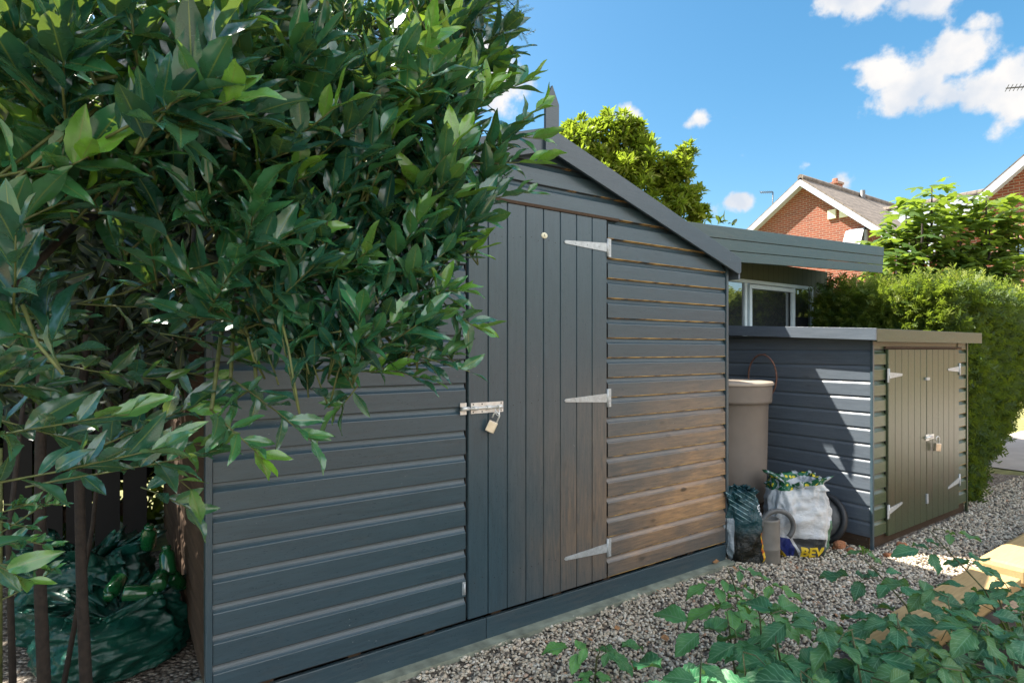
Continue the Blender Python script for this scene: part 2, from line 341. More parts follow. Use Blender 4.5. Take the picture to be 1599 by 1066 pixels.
def leaf_mat(name, stops, young, rough=.35, trans=.28, rib=(.20,.26,.07), veins=0, spec=.5, ribw=.07, tcol=None, coat=0):
    """stops: ramp over per leaf tone; colour attribute leaf = (tone, young, across, along)"""
    t = NT(name); a = t.N.new('ShaderNodeAttribute'); a.attribute_name = 'leaf'
    s = t.N.new('ShaderNodeSeparateColor'); t.L.new(a.outputs['Color'], s.inputs[0]); tone, yg, ac = s.outputs; al = a.outputs['Alpha']
    c = t.ramp(tone, stops); c = t.mix(yg, c, young)
    n = t.noise(t.coord(), 40, 3); c = t.mix(t.mr(n, .3, .7, 0, .35), c, tuple(x*.55 for x in stops[0][1]))
    if veins:
        w = t.math('FRACT', t.math('MULTIPLY', t.math('SUBTRACT', al, t.math('MULTIPLY', ac, .28)), float(veins)))
        w = t.math('ABSOLUTE', t.math('SUBTRACT', w, .5))
        c = t.mix(t.mr(w, .14, .0, 0, .8), c, rib); 
    c = t.mix(t.mr(ac, ribw, ribw*.35, 0, .8), c, rib)
    t.set(Base_Color=c, Roughness=t.mr(n, .3, .7, rough-.06, rough+.08)); t.p.inputs['Specular IOR Level'].default_value = spec
    t.p.inputs['Coat Weight'].default_value = coat; t.p.inputs['Coat Roughness'].default_value = .2
    tr = t.N.new('ShaderNodeBsdfTranslucent'); hs = t.mix(.75, c, tcol or (.30,.42,.03)); t.L.new(hs, tr.inputs['Color'])
    mx = t.N.new('ShaderNodeMixShader'); t.L.new(t.mr(yg, 0, 1, trans, min(.6, trans+.2)), mx.inputs[0]); t.L.new(t.p.outputs[0], mx.inputs[1]); t.L.new(tr.outputs[0], mx.inputs[2]); t.L.new(mx.outputs[0], t.out.inputs[0])
    return t.mat
M['bay'] = leaf_mat('bay_leaf', [(0, (.010,.070,.056)), (.5, (.022,.130,.088)), (1, (.045,.22,.085))], (.27,.58,.03), .24, .16, spec=.9, coat=.5)
M['bay_shaded'] = leaf_mat('shaded_bay_leaf', [(0, (.008,.022,.016)), (1, (.018,.045,.028))], (.05,.06,.02), .45, .08)  # darker copy of the bay leaf, interior shade is in its colour
M['rasp'] = leaf_mat('raspberry_leaf', [(0, (.016,.115,.062)), (.6, (.04,.21,.085)), (1, (.14,.38,.09))], (.16,.28,.06), .45, .2, (.18,.34,.18), veins=8, spec=.35)
M['fig'] = leaf_mat('fig_leaf', [(0, (.045,.095,.03)), (.6, (.075,.15,.035)), (1, (.14,.23,.06))], (.34,.42,.06), .45, .4, (.35,.42,.16))
M['tree'] = leaf_mat('tree_leaf', [(0, (.07,.14,.015)), (.5, (.15,.22,.02)), (1, (.30,.32,.03))], (.32,.30,.03), .5, .5)
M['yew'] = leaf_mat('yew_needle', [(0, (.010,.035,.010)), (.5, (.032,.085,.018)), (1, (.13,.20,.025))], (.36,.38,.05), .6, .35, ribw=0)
M['conifer'] = leaf_mat('cypress_needle', [(0, (.012,.03,.022)), (1, (.02,.05,.035))], (.03,.06,.03), .6, .12, ribw=0)
M['back'] = leaf_mat('far_hedge_leaf', [(0, (.012,.03,.012)), (1, (.035,.07,.02))], (.12,.15,.03), .6, .2, ribw=0)

# ------------------------------------------------------------------ leaf scatter
def leaf_template(kind, curl=.25, wave=0.0, seed=0):
    r = np.random.default_rng(seed)
    if kind == 'bay': nl, nw = 12, 4
    elif kind == 'rasp': nl, nw = 14, 6
    elif kind == 'simple': nl, nw = 3, 2
    V = []; A = []; ph = r.uniform(0, 6)
    for i in range(nl+1):
        u = i/nl
        if kind == 'bay': w = .205*(math.sin(math.pi*min(1, u**.92))**.85)*(1+.06*math.sin(u*38+ph)) * (1 - .25*u)
        elif kind == 'rasp': w = .28*(math.sin(math.pi*u**.86)**.85 if 0 < u < 1 else 0)*(1 + .09*(1 if i % 2 else -1))
        else: w = .20*math.sin(math.pi*(.08+.87*u))
        if u == 0 and kind != 'simple': w = .012
        for j in range(nw+1):
            v = j/nw*2-1; x = u; y = v*w
            z = -curl*u*u + abs(v)*w*.38 + wave*math.sin(u*9+ph)*v*v*.10
            if kind == 'rasp': z += .020*math.sin((u - abs(v)*.28)*8*2*math.pi)*(abs(v)**.6) - .10*v*v*w; x = u - (0 if abs(v) < .9 else .0) + abs(v)*.06*(1-u)
            V.append((x, y, z)); A.append((abs(v), u))
    Fc = [(i*(nw+1)+j, (i+1)*(nw+1)+j, (i+1)*(nw+1)+j+1, i*(nw+1)+j+1) for i in range(nl) for j in range(nw)]
    return np.array(V), np.array(A), np.array(Fc)
TEMPL = {'bay': [leaf_template('bay', c, w, s) for c, w, s in ((.06,.25,1),(.18,.45,2),(-.05,.25,3),(.30,.4,4))],
         'rasp': [leaf_template('rasp', c, w, s) for c, w, s in ((.12,.5,1),(.30,.8,2),(.20,1.1,3))],
         'simple': [leaf_template('simple', c, 0, s) for c, s in ((.1,1),(.3,2))]}
def fig_templ(seed):
    r = np.random.default_rng(seed); n = 30; V = [(0.42, 0, 0.04)]; A = [(0, .4)]
    for k in range(n):
        a = -math.pi + 2*math.pi*(k+.5)/n
        lob = .40 + .17*math.cos(a*5)*(1 if abs(a) < 2.3 else .3) + r.uniform(-.02, .02)
        V.append((.42 + lob*math.cos(a)*1.05, lob*math.sin(a)*1.1, -.22*lob*lob*2 + .05*math.sin(3*a+seed))); A.append((.3+.7*abs(math.sin(2.5*a)), .9))
    Fc = [(0, 1+k, 1+(k+1) % n, 0) for k in range(n)]
    return np.array(V), np.array(A), np.array(Fc)
TEMPL['fig'] = [fig_templ(s) for s in (1, 2, 3)]
def sprig_templ(kind, seed):
    r = np.random.default_rng(seed); V = []; A = []; Fc = []
    n = 12 if kind == 'yew' else 16
    for k in range(n):
        u = (k+.3)/n; sgn = 1 if k % 2 else -1
        L = (.34 if kind == 'yew' else .30)*(1-.55*u)*(.8+.4*r.random()); ang = R(52 if kind == 'yew' else 34); w = .060 if kind == 'yew' else .030
        dx, dy = math.cos(ang)*L, math.sin(ang)*L*sgn; dz = r.uniform(-.10, .14); i = len(V)
        V += [(u-w, 0, 0), (u+w, 0, 0), (u+dx+w*.4, dy, dz), (u+dx-w*.4, dy, dz)]; A += [(.5, u)]*4; Fc.append((i, i+1, i+2, i+3))
    i = len(V); V += [(0, -.012, 0), (1, -.006, 0), (1.08, .006, 0), (0, .012, 0)]; A += [(.5, .5)]*4; Fc.append((i, i+1, i+2, i+3))
    return np.array(V), np.array(A), np.array(Fc)
TEMPL['yew'] = [sprig_templ('yew', s) for s in (1, 2, 3)]; TEMPL['cyp'] = [sprig_templ('cyp', s) for s in (1, 2, 3)]

class Leaves:
    def __init__(s): s.o = []; s.x = []; s.n = []; s.s = []; s.w = []; s.t = []; s.y = []
    def add(s, o, x, n, size, tone, young=0.0, w=1.0):
        s.o.append(tuple(o)); s.x.append(tuple(x)); s.n.append(tuple(n)); s.s.append(size); s.t.append(tone); s.y.append(young); s.w.append(w)
    def build(s, name, kind, mat, parent=None, loc=None):
        o = np.array(s.o); X = np.array(s.x); Nn = np.array(s.n); sz = np.array(s.s)[:, None, None]; w = np.array(s.w)[:, None, None]
        X /= np.linalg.norm(X, axis=1, keepdims=True) + 1e-9
        Y = np.cross(Nn, X); Y /= np.linalg.norm(Y, axis=1, keepdims=True) + 1e-9; Z = np.cross(X, Y)
        T = TEMPL[kind]; var = rng.integers(0, len(T), len(o)); VV = []; FF = []; AA = []; base = 0
        tone = np.array(s.t); yg = np.array(s.y)
        for k, (V, A, Fc) in enumerate(T):
            m = np.where(var == k)[0]
            if not len(m): continue
            P = o[m][:, None, :] + sz[m]*(V[None, :, 0:1]*X[m][:, None, :] + w[m]*V[None, :, 1:2]*Y[m][:, None, :] + V[None, :, 2:3]*Z[m][:, None, :])
            at_ = np.zeros((len(m), len(V), 4)); at_[:, :, 0] = tone[m][:, None]; at_[:, :, 1] = yg[m][:, None]; at_[:, :, 2] = A[None, :, 0]; at_[:, :, 3] = A[None, :, 1]
            FF.append((Fc[None] + (base + np.arange(len(m))*len(V))[:, None, None]).reshape(-1, 4)); VV.append(P.reshape(-1, 3)); AA.append(at_.reshape(-1, 4)); base += len(m)*len(V)
        return np_mesh(name, np.concatenate(VV), np.concatenate(FF), mat, parent, loc, leaf=np.concatenate(AA), tri=(kind == 'fig'))
def np_mesh(name, V, Fq, mat, parent=None, loc=None, leaf=None, tone=None, tri=False):
    me = bpy.data.meshes.new(name)
    if tri: Fq = Fq[:, :3]
    k = Fq.shape[1]
    me.vertices.add(len(V)); me.vertices.foreach_set('co', V.astype(np.float32).ravel())
    me.loops.add(Fq.size); me.loops.foreach_set('vertex_index', Fq.astype(np.int32).ravel())
    me.polygons.add(len(Fq)); me.polygons.foreach_set('loop_start', np.arange(0, Fq.size, k, dtype=np.int32)); me.polygons.foreach_set('use_smooth', np.ones(len(Fq), dtype=bool))
    me.update(calc_edges=True)
    if leaf is not None:
        a = me.attributes.new('leaf', 'FLOAT_COLOR', 'POINT'); a.data.foreach_set('color', leaf.astype(np.float32).ravel())
    if tone is not None:
        a = me.attributes.new('tone', 'FLOAT', 'POINT'); a.data.foreach_set('value', tone.astype(np.float32))
    return link_mesh(name, me, mat, parent, loc)
def rv(s=1.0): return Vector((random.uniform(-1,1), random.uniform(-1,1), random.uniform(-1,1)))*s
def rdir():
    while True:
        v = rv()
        if .05 < v.length < 1: return v.normalized()

# ================================================================== SETTING
def sheet(name, pts, z, mat, label=None):
    b = MB(); b.poly([(x, y, z) for x, y in pts]); o = b.build(name, mat); tag(o, kind='structure'); return o
sheet('ground', [(-200,-200), (200,-200), (200,200), (-200,200)], -.012, M['lawn'])
sheet('gravel_yard', [(-6,-8), (8.0,-8), (8.0,1.9), (6.4,4.5), (-6,4.5)], -.006, M['gravel'])
sheet('path', [(8.2,-3), (20,-3), (20,3.1), (8.2,3.1)], 0.0, M['paving'])
b = MB(); b.box(-.2, 3.16, 2.172, 2.60, -.01, .016); o = b.build('kerb_strip', M['concrete']); tag(o, kind='structure')

# ---- pebbles
def pebbles():
    t = (1+5**.5)/2
    V = np.array([(-1,t,0),(1,t,0),(-1,-t,0),(1,-t,0),(0,-1,t),(0,1,t),(0,-1,-t),(0,1,-t),(t,0,-1),(t,0,1),(-t,0,-1),(-t,0,1)], float); V /= np.linalg.norm(V[0])
    Fc = np.array([(0,11,5),(0,5,1),(0,1,7),(0,7,10),(0,10,11),(1,5,9),(5,11,4),(11,10,2),(10,7,6),(7,1,8),(3,9,4),(3,4,2),(3,2,6),(3,6,8),(3,8,9),(4,9,5),(2,4,11),(6,2,10),(8,6,7),(9,8,1)])
    n = 84000
    x = rng.uniform(1.0, 7.9, n); y = rng.uniform(.95, 3.0, n)
    d = x*FW.x + y*FW.y
    keep = rng.random(n) < np.clip(1.25 - d*.10, .35, 1)
    keep &= ~((y > 2.175 + .03*np.sin(x*9)*np.sin(x*23)) & (x < 3.15)) & ~((x > 4.12) & (x < 5.8) & (y > 1.80)) & ~((y < 1.27) & (x > 2.55) & (x < 5.6)) & ~((x > 5.9) & (y > 2.0))
    x = x[keep]; y = y[keep]; n = len(x)
    s = rng.uniform(.0042, .0102, n)*(1+.5*(rng.random(n) < .05)); q = rng.uniform(0, 2*np.pi, n)
    sc = np.stack([s*rng.uniform(1, 1.6, n), s*rng.uniform(.7, 1, n), s*rng.uniform(.5, .8, n)], 1)
    P = V[None]*(1+rng.uniform(-.22, .22, (n, 12, 1)))*sc[:, None, :]
    tl = rng.normal(0, .45, n); c, s_ = np.cos(tl)[:, None], np.sin(tl)[:, None]
    P = np.stack([P[..., 0]*c - P[..., 2]*s_, P[..., 1], P[..., 0]*s_ + P[..., 2]*c], -1)
    c, s_ = np.cos(q)[:, None], np.sin(q)[:, None]
    P = np.stack([P[..., 0]*c - P[..., 1]*s_, P[..., 0]*s_ + P[..., 1]*c, P[..., 2]], -1)
    P += np.stack([x, y, rng.uniform(-.002, .010, n)], 1)[:, None, :]
    Fq = (Fc[None] + (np.arange(n)*12)[:, None, None]).reshape(-1, 3)
    o = np_mesh('gravel_stones', P.reshape(-1, 3), Fq, M['pebble'], tone=np.repeat(rng.random(n), 12)); tag(o, kind='stuff', label='loose pale and brown gravel stones covering the yard', cat='gravel')
pebbles()

# ================================================================== MAIN SHED
D = 2.244; XL, XR = .256, 3.143; XA = 1.70; EZ = 1.858; SL = .325; PB = .105; ZB = .133
def roofz(x): return EZ + SL*(min(x-XL, XR-x))
def board(mb, z0, xa, xb, y, h=PB, gable=False, tone=None, mat=0, jm=1, ny=-1):
    """one shiplap board, face pointing -Y"""
    t = random.random() if tone is None else tone
    prof = [(0, .004), (0, .019), (.003, .0195), (.072, .0195), (.0745, .0185), (.077, .0155), (.081, .0115), (.086, .0078), (.092, .0050), (.098, .0035), (.1022, .0030), (.106, .0030)]
    prev = None
    for k, (z, yo) in enumerate(prof):
        zz = z0 + z*h/.105; l, r = xa, xb
        if gable:
            e = (zz - EZ)/SL; l = max(l, XL + e); r = min(r, XR - e)
            if r - l < .01: break
        cur = (mb.vert((l, y-yo, zz), t), mb.vert((r, y-yo, zz), t))
        if prev: mb.face([prev[0], prev[1], cur[1], cur[0]], jm if k in (1, 2, len(prof)-1) else mat, smooth=False)
        prev = cur
shed = thing('garden_shed', ((XL+XR)/2, D, 0), 'dark slate painted timber shed with gabled roof and plank door, largest shed on the gravel', 'shed')
fw = MB()
for k in range(22):
    z0 = ZB + k*PB
    if k < 18: board(fw, z0, XL+.012, 1.268, D); board(fw, z0, 2.128, XR-.012, D, gable=z0 > EZ-.11)
    else: board(fw, z0, XL, XR, D-(.004 if k == 18 else 0), gable=True)
nl = fw
for k in range(18):
    for x in (.30, .84, 1.24, 2.16, 2.63, 3.11):
        z = ZB + k*PB + .03 + random.uniform(-.004, .004)
        if x > 3 and z > EZ-.05: continue
        nl.obox(Vector((x+random.uniform(-.006,.006), D-.0185, z)), Vector((1,0,0)), Vector((0,1,0)), Vector((0,0,1)), .0022, .0006, .0022, 2)
        nl.obox(Vector((x+random.uniform(-.006,.006), D-.0185, z+.03)), Vector((1,0,0)), Vector((0,1,0)), Vector((0,0,1)), .0022, .0006, .0022, 2)
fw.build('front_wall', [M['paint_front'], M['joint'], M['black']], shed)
bk = MB(); bk.prism([(XL+.02, D+.012, .14), (XR-.02, D+.012, .14), (XR-.02, D+.012, EZ-.02), (XA, D+.012, 2.29), (XL+.02, D+.012, EZ-.02)], (0, .02, 0)); bk.build('wall_lining', M['dark'], shed)
YB = 4.55
# side walls and back
for side, X in ((-1, XL+.01), (1, XR-.01)):
  sw = MB()
  for k in range(17):
    z0 = ZB + k*PB; t = random.random()
    prof = [(0, .004), (0, .016), (.072, .018), (.084, .0125), (.097, .006), (.106, .0055)]
    prev = None
    for j, (z, o_) in enumerate(prof):
            zz = min(z0+z, EZ+.03); cur = (sw.vert((X+side*o_, D-.01, zz), t), sw.vert((X+side*o_, YB, zz), t))
            if prev: sw.face([prev[0], prev[1], cur[1], cur[0]], 0)
            prev = cur
  sw.build('side_wall', M['brown_wood'], shed)
bw = MB(); bw.prism([(XL, YB, .13), (XR, YB, .13), (XR, YB, EZ), (XA, YB, 2.32), (XL, YB, EZ)], (0, .02, 0)); bw.build('back_wall', M['brown_wood'], shed)
# corner trims
for x in (XL-.012, XR-.010):
    c = MB(); c.box(x, x+.022, D-.026, D+.02, .12, EZ+(-.01)); c.build('corner_trim', M['paint_z'], shed, bevel=.002)
# skirting and floor bearers
s = MB(); s.box(XL-.008, 1.38, D-.012, D+.008, .012, .112); s.box(1.383, XR+.004, D-.011, D+.009, .010, .111); s.build('skirting_board', M['paint_x'], shed, bevel=.003)
s = MB()
for x in (.42, .75, 1.08, 1.42, 1.78, 2.12, 2.46, 2.80, 3.08): s.box(x, x+.05, D+.005, YB-.02, .03, .134)
s.build('floor_bearer', M['brown_wood'], shed)
s = MB(); s.box(XL+.02, XR-.02, D+.10, YB-.03, .02, .10); s.build('floor', M['dark'], shed)
# roof
r = MB(); OV = .075
for sg in (-1, 1):
    xe = XL-.07 if sg < 0 else XR+.07; ze = 2.375 - SL*abs(xe-XA) - .0
    pts = [(XA, D-OV+.018, 2.372), (xe, D-OV+.018, ze), (xe, D-OV+.018, ze-.03), (XA, D-OV+.018, 2.342)]
    r.prism(pts, (0, YB+.06-D+OV, 0))
r.build('roof', M['felt'], shed)
for sg in (-1, 1):
    xe = XL-.072 if sg < 0 else XR+.072; f = lambda x: 2.392 - SL*abs(x-XA)
    yb = D-OV-(.0 if sg > 0 else .001)
    xs = XA + sg*.001
    c = MB(); c.prism([(xs, yb, f(xs)), (xe, yb, f(xe)), (xe, yb, f(xe)-.085), (xe-sg*.02, yb, f(xe)-.100), (xs, yb, f(xs)-.112)], (0, .016, 0)); c.build('bargeboard', M['barge'], shed, bevel=.002)
    e = MB(); zz = 2.375 - SL*abs(xe-XA) - .035; e.box(xe-.004, xe+.012, D-OV+.018, YB+.05, zz-.075, zz+.028); e.build('eaves_fascia', M['paint_y'], shed)
fi = MB(); y = D-OV-.018; w = .040
fi.prism([(XA-w, y, 2.262), (XA+w, y, 2.262), (XA+w, y, 2.50), (XA, y, 2.585), (XA-w, y, 2.50)], (0, .017, 0)); fi.build('finial', M['barge'], shed, bevel=.002)
# lintel drip above door
s = MB(); s.box(1.262, 2.20, D-.030, D-.006, 2.012, 2.026); s.build('door_drip_strip', M['brown_wood'], shed)
# door : eight grooved planks
dr = MB(); pw = .105; x0 = 1.279
for k in range(8):
    a = x0 + k*pw; c = a + pw - .0012; t = random.random(); g = .0035; yf = D-.024; yb = D-.004
    prof = [(a, yb), (a+.0004, yf+.006), (a+g, yf), (c-g, yf), (c-.0004, yf+.006), (c, yb)]
    lo = [dr.vert((x, y, .136), t) for x, y in prof]; hi = [dr.vert((x, y, 2.010), t) for x, y in prof]
    for j in range(5): dr.face([lo[j], lo[j+1], hi[j+1], hi[j]], 0)
    dr.face(hi, 0); dr.face(list(reversed(lo)), 0)
db = MB(); db.box(1.275, 2.122, D-.0035, D+.011, .134, 2.012); 
nl = dr
for k in range(8):
    for z in (.30, 1.08, 1.86):
        for q in (-.02, .02):
            nl.obox(Vector((x0+pw*(k+.5)+q, D-.0243, z+random.uniform(-.01,.01))), Vector((1,0,0)), Vector((0,1,0)), Vector((0,0,1)), .002, .0006, .002, 1)
door = dr.build('door', [M['paint_door'], M['black']], shed)
db.build('door_backing', M['joint_dark'], door)

def t_hinge(parent, xp, z, sgn, y, L=.285, h=.046, tip=.016, plate=.095, mat=None, tiltz=0.0):
    """strap hinge on a -Y face; strap goes in direction sgn from the pivot xp"""
    m = MB(); m.prism([(xp, y, z-h/2), (xp+sgn*L, y, z-tip/2+tiltz), (xp+sgn*(L+.008), y, z+tiltz), (xp+sgn*L, y, z+tip/2+tiltz), (xp, y, z+h/2)], (0, .003, 0))
    m.tube([(xp, y+.001, z-plate/2), (xp, y+.001, z+plate/2)], .006, 8)
    m.box(xp-sgn*.004, xp-sgn*.024, y-.001, y+.003, z-plate/2, z+plate/2)
    s = m
    for q in (.06, .14, .22):
        if q < L: s.lathe([(.0042, 0), (.003, .0016), (0, .002)], (xp+sgn*q, y-.0002, z+tiltz*q/L), 8, axis=(0,-1,0))
    for q in (-.035, -.012, .012, .035): s.lathe([(.0038, 0), (.0028, .0016), (0, .002)], (xp-sgn*.014, y-.0012, z+q*plate/.095), 8, axis=(0,-1,0))
    m.build('hinge', mat or M['galv'], parent)
for z in (1.866, 1.078, .292): t_hinge(door, 2.119, z, -1, D-.028)
# bolt
def bolt(parent, xk, x0, x1, z, y, h=.048):
    k = MB(); k.box(xk, xk+.032, y, y+.003, z-.026, z-.009); k.box(xk, xk+.032, y, y+.003, z+.009, z+.026)
    k.tube([(xk+.004, y-.004, z), (xk+.042, y-.004, z)], .0095, 10); k.build('bolt_keep', M['steel'], parent)
    p = MB(); p.box(x0, x1, y, y+.003, z-h/2, z+h/2)
    for q in (.02, .09, .15): p.tube([(x0+q-.012, y-.006, z), (x0+q+.012, y-.006, z)], .009, 10)
    r_ = MB(); r_.tube([(x0-.03, y-.006, z), (x1-.012, y-.006, z)], .0055, 10)
    r_.tube([(x0+.120, y-.012, z-.006), (x0+.122, y-.016, z-.032), (x0+.132, y-.016, z-.040), (x0+.142, y-.014, z-.030), (x0+.142, y-.010, z-.004)], .0025, 8)
    r_.build('bolt_rod', M['steel'], parent)
    s = p
    for q in (.012, .058, .160):
        for a in (-1, 1): s.lathe([(.0035, 0), (.002, .001), (0, .0012)], (x0+q, y-.0005, z+a*.017), 8, 1, axis=(0,-1,0))
    p.build('bolt_plate', [M['steel'], M['black']], parent)
bolt(door, 1.236, 1.290, 1.462, 1.070, D-.0285)
k = MB(); k.box(1.250, 1.266, D-.024, D-.018, .25, .305); k.tube([(1.258, D-.026, .255), (1.258, D-.026, .30)], .006, 8); k.build('lower_catch', M['galv'], shed)
p = MB(); p.lathe([(.0001, .004), (.015, .0038), (.0185, .002), (.019, 0)], (1.703, D-.0245, 1.883), 28, axis=(0,-1,0))
pq = p.build('plaque', M['cream'], door)
for v in pq.data.vertices:
    v.co.z = (v.co.z - 1.883)*.78 + 1.883
def text_mesh(body, size, origin, ux, uz, mat, name, parent, bold=0.0, ext=.0006, project=None):
    cu = bpy.data.curves.new('t', 'FONT'); cu.body = body; cu.size = size; cu.extrude = 0; cu.offset = bold; cu.resolution_u = 3
    tmp = bpy.data.objects.new('t', cu); COL.objects.link(tmp); dg = bpy.context.evaluated_depsgraph_get()
    me = bpy.data.meshes.new_from_object(tmp.evaluated_get(dg)); bpy.data.objects.remove(tmp); bpy.data.curves.remove(cu)
    ux = Vector(ux); uz = Vector(uz); origin = Vector(origin)
    if project:
        import bmesh
        bm = bmesh.new(); bm.from_mesh(me)
        bmesh.ops.subdivide_edges(bm, edges=[e for e in bm.edges if e.calc_length() > size*.12], cuts=3, use_grid_fill=True)
        bmesh.ops.triangulate(bm, faces=bm.faces); bm.to_mesh(me); bm.free()
    for v in me.vertices:
        p_ = origin + ux*v.co.x + uz*v.co.y
        if project:
            tree, dirv = project; h = tree.ray_cast(p_ - dirv*.6, dirv)
            if h[0] is not None: p_ = h[0] - dirv*.003
        v.co = p_
    me.update(); return link_mesh(name, me, mat, parent)
text_mesh('E', .018, (1.697, D-.0293, 1.877), (1,0,0), (0,0,1), M['black'], 'lettering', door)

# padlocks
def padlock(c, s, label, rz, tilt):
    c = Vector(c); t = thing('padlock', c, label, 'padlock')
    ax = Vector((math.cos(rz), math.sin(rz), 0)); ay = Vector((-math.sin(rz), math.cos(rz), 0)); az = (Vector((0,0,1)) + ax*tilt).normalized(); ax = ay.cross(az)
    m = MB(); m.obox(c, ax, ay, az, .019*s, .010*s, .023*s); m.build('body', M['brass'], t, bevel=.003*s)
    m = MB(); top = c + az*.023*s; pts = [top + ax*.012*s - az*.004*s]
    for k in range(9):
        a = math.pi*k/8; pts.append(top + az*(.026+.012*math.sin(a))*s + ax*.012*s*math.cos(a))
    pts.append(top - ax*.012*s + az*.012*s); m.tube(pts, .0032*s, 8); m.build('shackle', M['steel'], t)
padlock((1.383, D-.052, .985), 1.12, 'small open silver padlock hanging from the bolt of the slate shed door', R(-35), .45)

# ================================================================== STORAGE SHED (low)
SX0, SX1, SY0, SY1 = 4.137, 5.783, 1.822, 3.12
st = thing('storage_shed', ((SX0+SX1)/2, SY0, 0), 'low flat roofed timber store with double olive doors and lit grey side beside the hedge', 'storage shed')
def rz_store(y): return 1.44 + (y-SY0)*.06
sw = MB(); prof = [(0, .006), (0, .016), (.004, .017), (.078, .017), (.084, .0150), (.092, .0105), (.099, .0075), (.106, .007)]
for k in range(13):
    z0 = .079 + k*.1045; t = random.random(); prev = None
    for j, (z, o_) in enumerate(prof):
        zz = z0+z; 
        if zz > 1.45: break
        cur = (sw.vert((SX0-o_+.015, SY1, zz), t), sw.vert((SX0-o_+.015, SY0+.002, zz), t))
        if prev: sw.face([prev[0], prev[1], cur[1], cur[0]], 0)
        prev = cur
sw.build('side_wall', M['paint_y'], st)
s = MB(); s.box(SX0+.02, SX1-.02, SY0+.03, SY1, .02, 1.40); s.build('inner_carcass', M['dark'], st)
s = MB(); s.box(SX1-.02, SX1, SY0+.02, SY1, .06, 1.41); s.build('far_side_wall', M['paint_y'], st)
fs = MB()
for k in range(13):
    z0 = .079 + k*.1045
    if z0 > 1.34: continue
    for a, c in ((SX0+.018, 4.340), (5.590, SX1-.004)): board(fs, z0, a, c, SY0+.014, h=.1045)
fs.box(4.336, 5.594, SY0-.002, SY0+.012, 1.345, 1.44, 0, .4)
fs.build('front_wall', [M['paint_olive_x'], M['joint']], st)
s = MB(); s.box(4.30, 5.63, SY0-.020, SY0-.0045, 1.336, 1.352); s.build('drip_strip', M['brown_wood'], st, bevel=.002)
for x in (SX0-.006, SX1-.014):
    c = MB(); c.box(x, x+.022, SY0-.012, SY0+.006, .0, 1.40); c.build('corner_trim', M['paint_z'] if x < 5 else M['paint_olive'], st, bevel=.002)
s = MB(); s.box(SX0+.004, SX0+.05, SY0+.02, SY1, .0, .076); s.box(SX0+.055, SX1-.01, SY0+.012, SY0+.05, 0, .070); s.build('base_bearer', M['brown_wood'], st)
rf = MB()
rf.prism([(SX0-.085, SY0-.055, 1.432), (SX0-.085, SY1+.05, 1.432+.07), (SX0-.085, SY1+.05, 1.532), (SX0-.085, SY0-.055, 1.462)], (SX1-SX0+.19, 0, 0)); roof = rf.build('roof', M['felt'], st)
s = MB(); s.prism([(SX0-.100, SY0-.072, 1.392), (SX0-.100, SY1+.05, 1.462), (SX0-.100, SY1+.05, 1.540), (SX0-.100, SY0-.072, 1.470)], (.015, 0, 0)); s.build('side_fascia', M['paint_y'], st, bevel=.0015)
s = MB(); s.box(SX0-.085, SX1+.115, SY0-.073, SY0-.057, 1.384, 1.468); s.build('front_fascia', M['paint_olive_x'], st, bevel=.0015)
def store_door(xa, xb, nm):
    n = 6; w = (xb-xa)/n; m = MB()
    for k in range(n):
        a = xa+k*w; c = a+w-.001; t = random.random(); g = .003; yf = SY0-.016; yb = SY0+.003
        pr = [(a, yb), (a+.0004, yf+.005), (a+g, yf), (c-g, yf), (c-.0004, yf+.005), (c, yb)]
        lo = [m.vert((x, y, .060), t) for x, y in pr]; hi = [m.vert((x, y, 1.332), t) for x, y in pr]
        for j in range(5): m.face([lo[j], lo[j+1], hi[j+1], hi[j]])
        m.face(hi); m.face(list(reversed(lo)))
    return m.build('door', M['paint_olive'], st)
ld = store_door(4.346, 4.964, 'l'); rd = store_door(4.972, 5.586, 'r'); ld['label'] = 'left olive door'; rd['label'] = 'right olive door with bolt and padlock'
for z, dz in ((1.155, 0), (.225, .03)): t_hinge(ld, 4.348, z, 1, SY0-.020, L=.20, h=.044, tiltz=dz)
for z, dz in ((1.175, 0), (.285, -.035)): t_hinge(rd, 5.584, z, -1, SY0-.020, L=.22, h=.044, tiltz=dz)
s = MB(); s.box(4.945, 5.005, SY0-.020, SY0-.0165, .655, .700); s.tube([(4.93, SY0-.024, .678), (5.05, SY0-.024, .678)], .008, 8); s.box(5.01, 5.09, SY0-.020, SY0-.0165, .660, .696); s.build('bolt', M['steel'], rd)
s = MB(); s.box(4.935, 4.995, SY0-.028, SY0-.0165, 1.105, 1.125); s.build('turn_button', M['galv'], rd)
s = MB(); s.box(4.948, 4.975, SY0-.026, SY0-.0165, .19, .26); s.build('lower_catch', M['galv'], rd)
padlock((5.075, SY0-.045, .600), 1.3, 'small closed padlock hanging on the low store doors', R(-20), .1)

# ================================================================== SUMMERHOUSE
YF = 2.81
sh = thing('summerhouse', (5.4, 3.35, 0), 'green grey flat roofed summerhouse with strip window behind the low store', 'summerhouse')
def zt(x): return 2.300 + (x-3.89)*.040
fa = MB(); x0, x1 = 3.455, 6.66
fa.prism([(x0, YF, zt(x0)-.095), (x1, YF, zt(x1)-.095), (x1, YF, zt(x1)), (x0, YF, zt(x0))], (0, .018, 0), tone=.3)
fa.prism([(x0, YF+.006, zt(x0)-.185), (x1, YF+.006, zt(x1)-.185), (x1, YF+.006, zt(x1)-.098), (x0, YF+.006, zt(x0)-.098)], (0, .018, 0), tone=.6)
fa.prism([(x0, YF+.012, zt(x0)-.270), (x1, YF+.012, zt(x1)-.270), (x1, YF+.012, zt(x1)-.188), (x0, YF+.012, zt(x0)-.188)], (0, .018, 0), tone=.8)
fa.build('fascia', M['fascia'], sh, bevel=.002)
